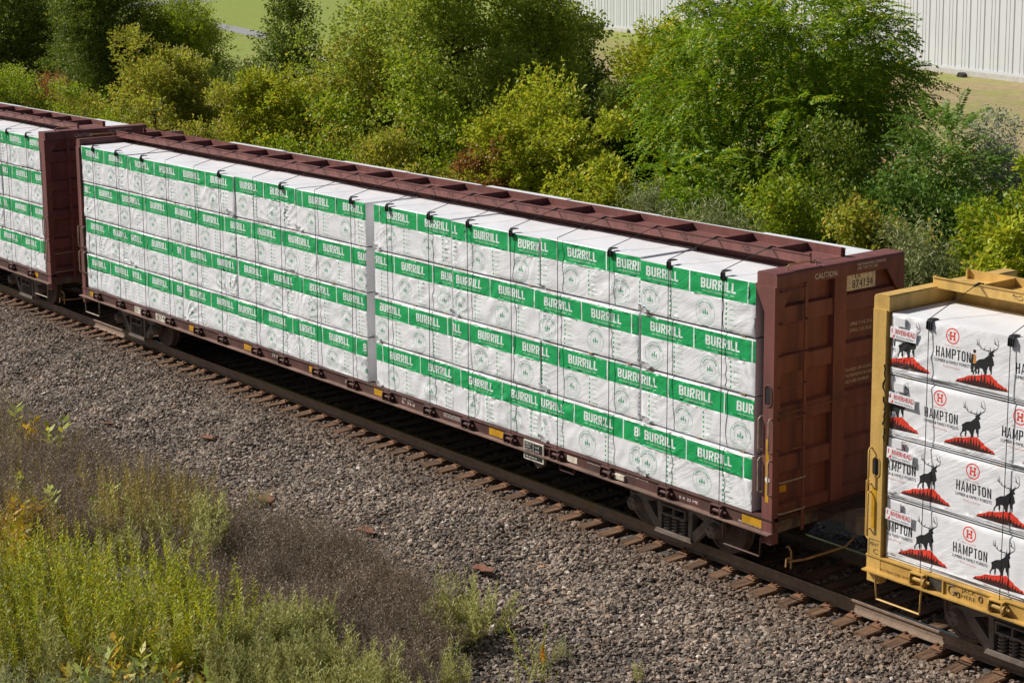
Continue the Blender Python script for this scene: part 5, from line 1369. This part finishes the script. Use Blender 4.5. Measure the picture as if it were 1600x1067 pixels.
lone('ragweed', 'goldenrod', 'w_mug', 805, 1078, 6, .10, .75, 13, 'leafy green weed at the bottom edge beside the orange flower spike')
lone('goldenrod_plant', 'goldenrod', 'w_gold', 848, 1075, 7, .12, .72, 14, 'small goldenrod with an orange flower spike at bottom centre')
lone('mugwort_bush', 'mugwort', 'w_grey', 880, 1045, 9, .16, .5, 15, 'low grey green bush right of the orange flower spike')
lone('ragweed', 'mugwort', 'w_mug', 1003, 1070, 4, .05, .45, 16, 'tiny green weed at the bottom edge among the stones')
lone('ragweed', 'mugwort', 'w_mug', 396, 796, 6, .08, .42, 17, 'small green weed beside the flat rusty plate')
lone('ragweed', 'goldenrod', 'w_mug', 555, 1095, 7, .12, .9, 18, 'upright green weed at the bottom edge left of the pale bush')
lone('ragweed', 'goldenrod', 'w_gold', 318, 800, 7, .10, .6, 19, 'green tuft at the right end of the tawny weeds')
for i, (px, py, sc, lab) in enumerate(((18, 690, .85, 'pale milkweed nearest the left edge'), (48, 704, .95, 'yellowing milkweed, middle of three near the left edge'), (82, 708, 1.0, 'fresh green milkweed, rightmost of three at the edge of the stones'), (36, 775, .8, 'milkweed with one big yellow leaf at left'), (66, 808, .6, 'small yellow milkweed below the milkweed trio'), (88, 812, .75, 'pale milkweed right of the small yellow one'), (172, 812, .9, 'tall yellow green milkweed in the tawny clump'))):
    lone('milkweed', 'milkweed', 'w_milk' if i not in (1, 4) else 'w_orange', px, py+14, 3, .05, sc*1.5, 30+i, lab, 'plant', 'milkweed plants')
lone('broadleaf_sapling', 'milkweed', 'w_milk', 225, 1105, 26, .34, 1.25, 41, 'broad leaved yellow green sapling at the bottom edge left of centre', 'plant', 'saplings in the weeds')
lone('broadleaf_sapling', 'milkweed', 'w_orange', 175, 1085, 12, .30, 1.1, 42, 'yellow leaved sapling beside the broad leaved one at bottom left', 'plant', 'saplings in the weeds')
lone('broadleaf_sapling', 'milkweed', 'w_orange', 12, 850, 16, .28, 1.15, 43, 'yellow leaved sapling at the left edge above the goldenrod', 'plant', 'saplings in the weeds')
c = gpt(848, 1075); fl = [o for o in bpy.data.objects if o.name.startswith('goldenrod_plant')][0]
b = MB(); rr = random.Random(2)
for k in range(40):
    z = .40+.26*k/40; r_ = .055*(1-k/44); a = k*2.4; b.tube([(r_*math.cos(a)*.3, r_*math.sin(a)*.3, z), (r_*math.cos(a), r_*math.sin(a), z+.03)], [.009, .006], 4)
b.build('flower_spike', mat('orange_flower', (.75, .38, .02), .7), fl)
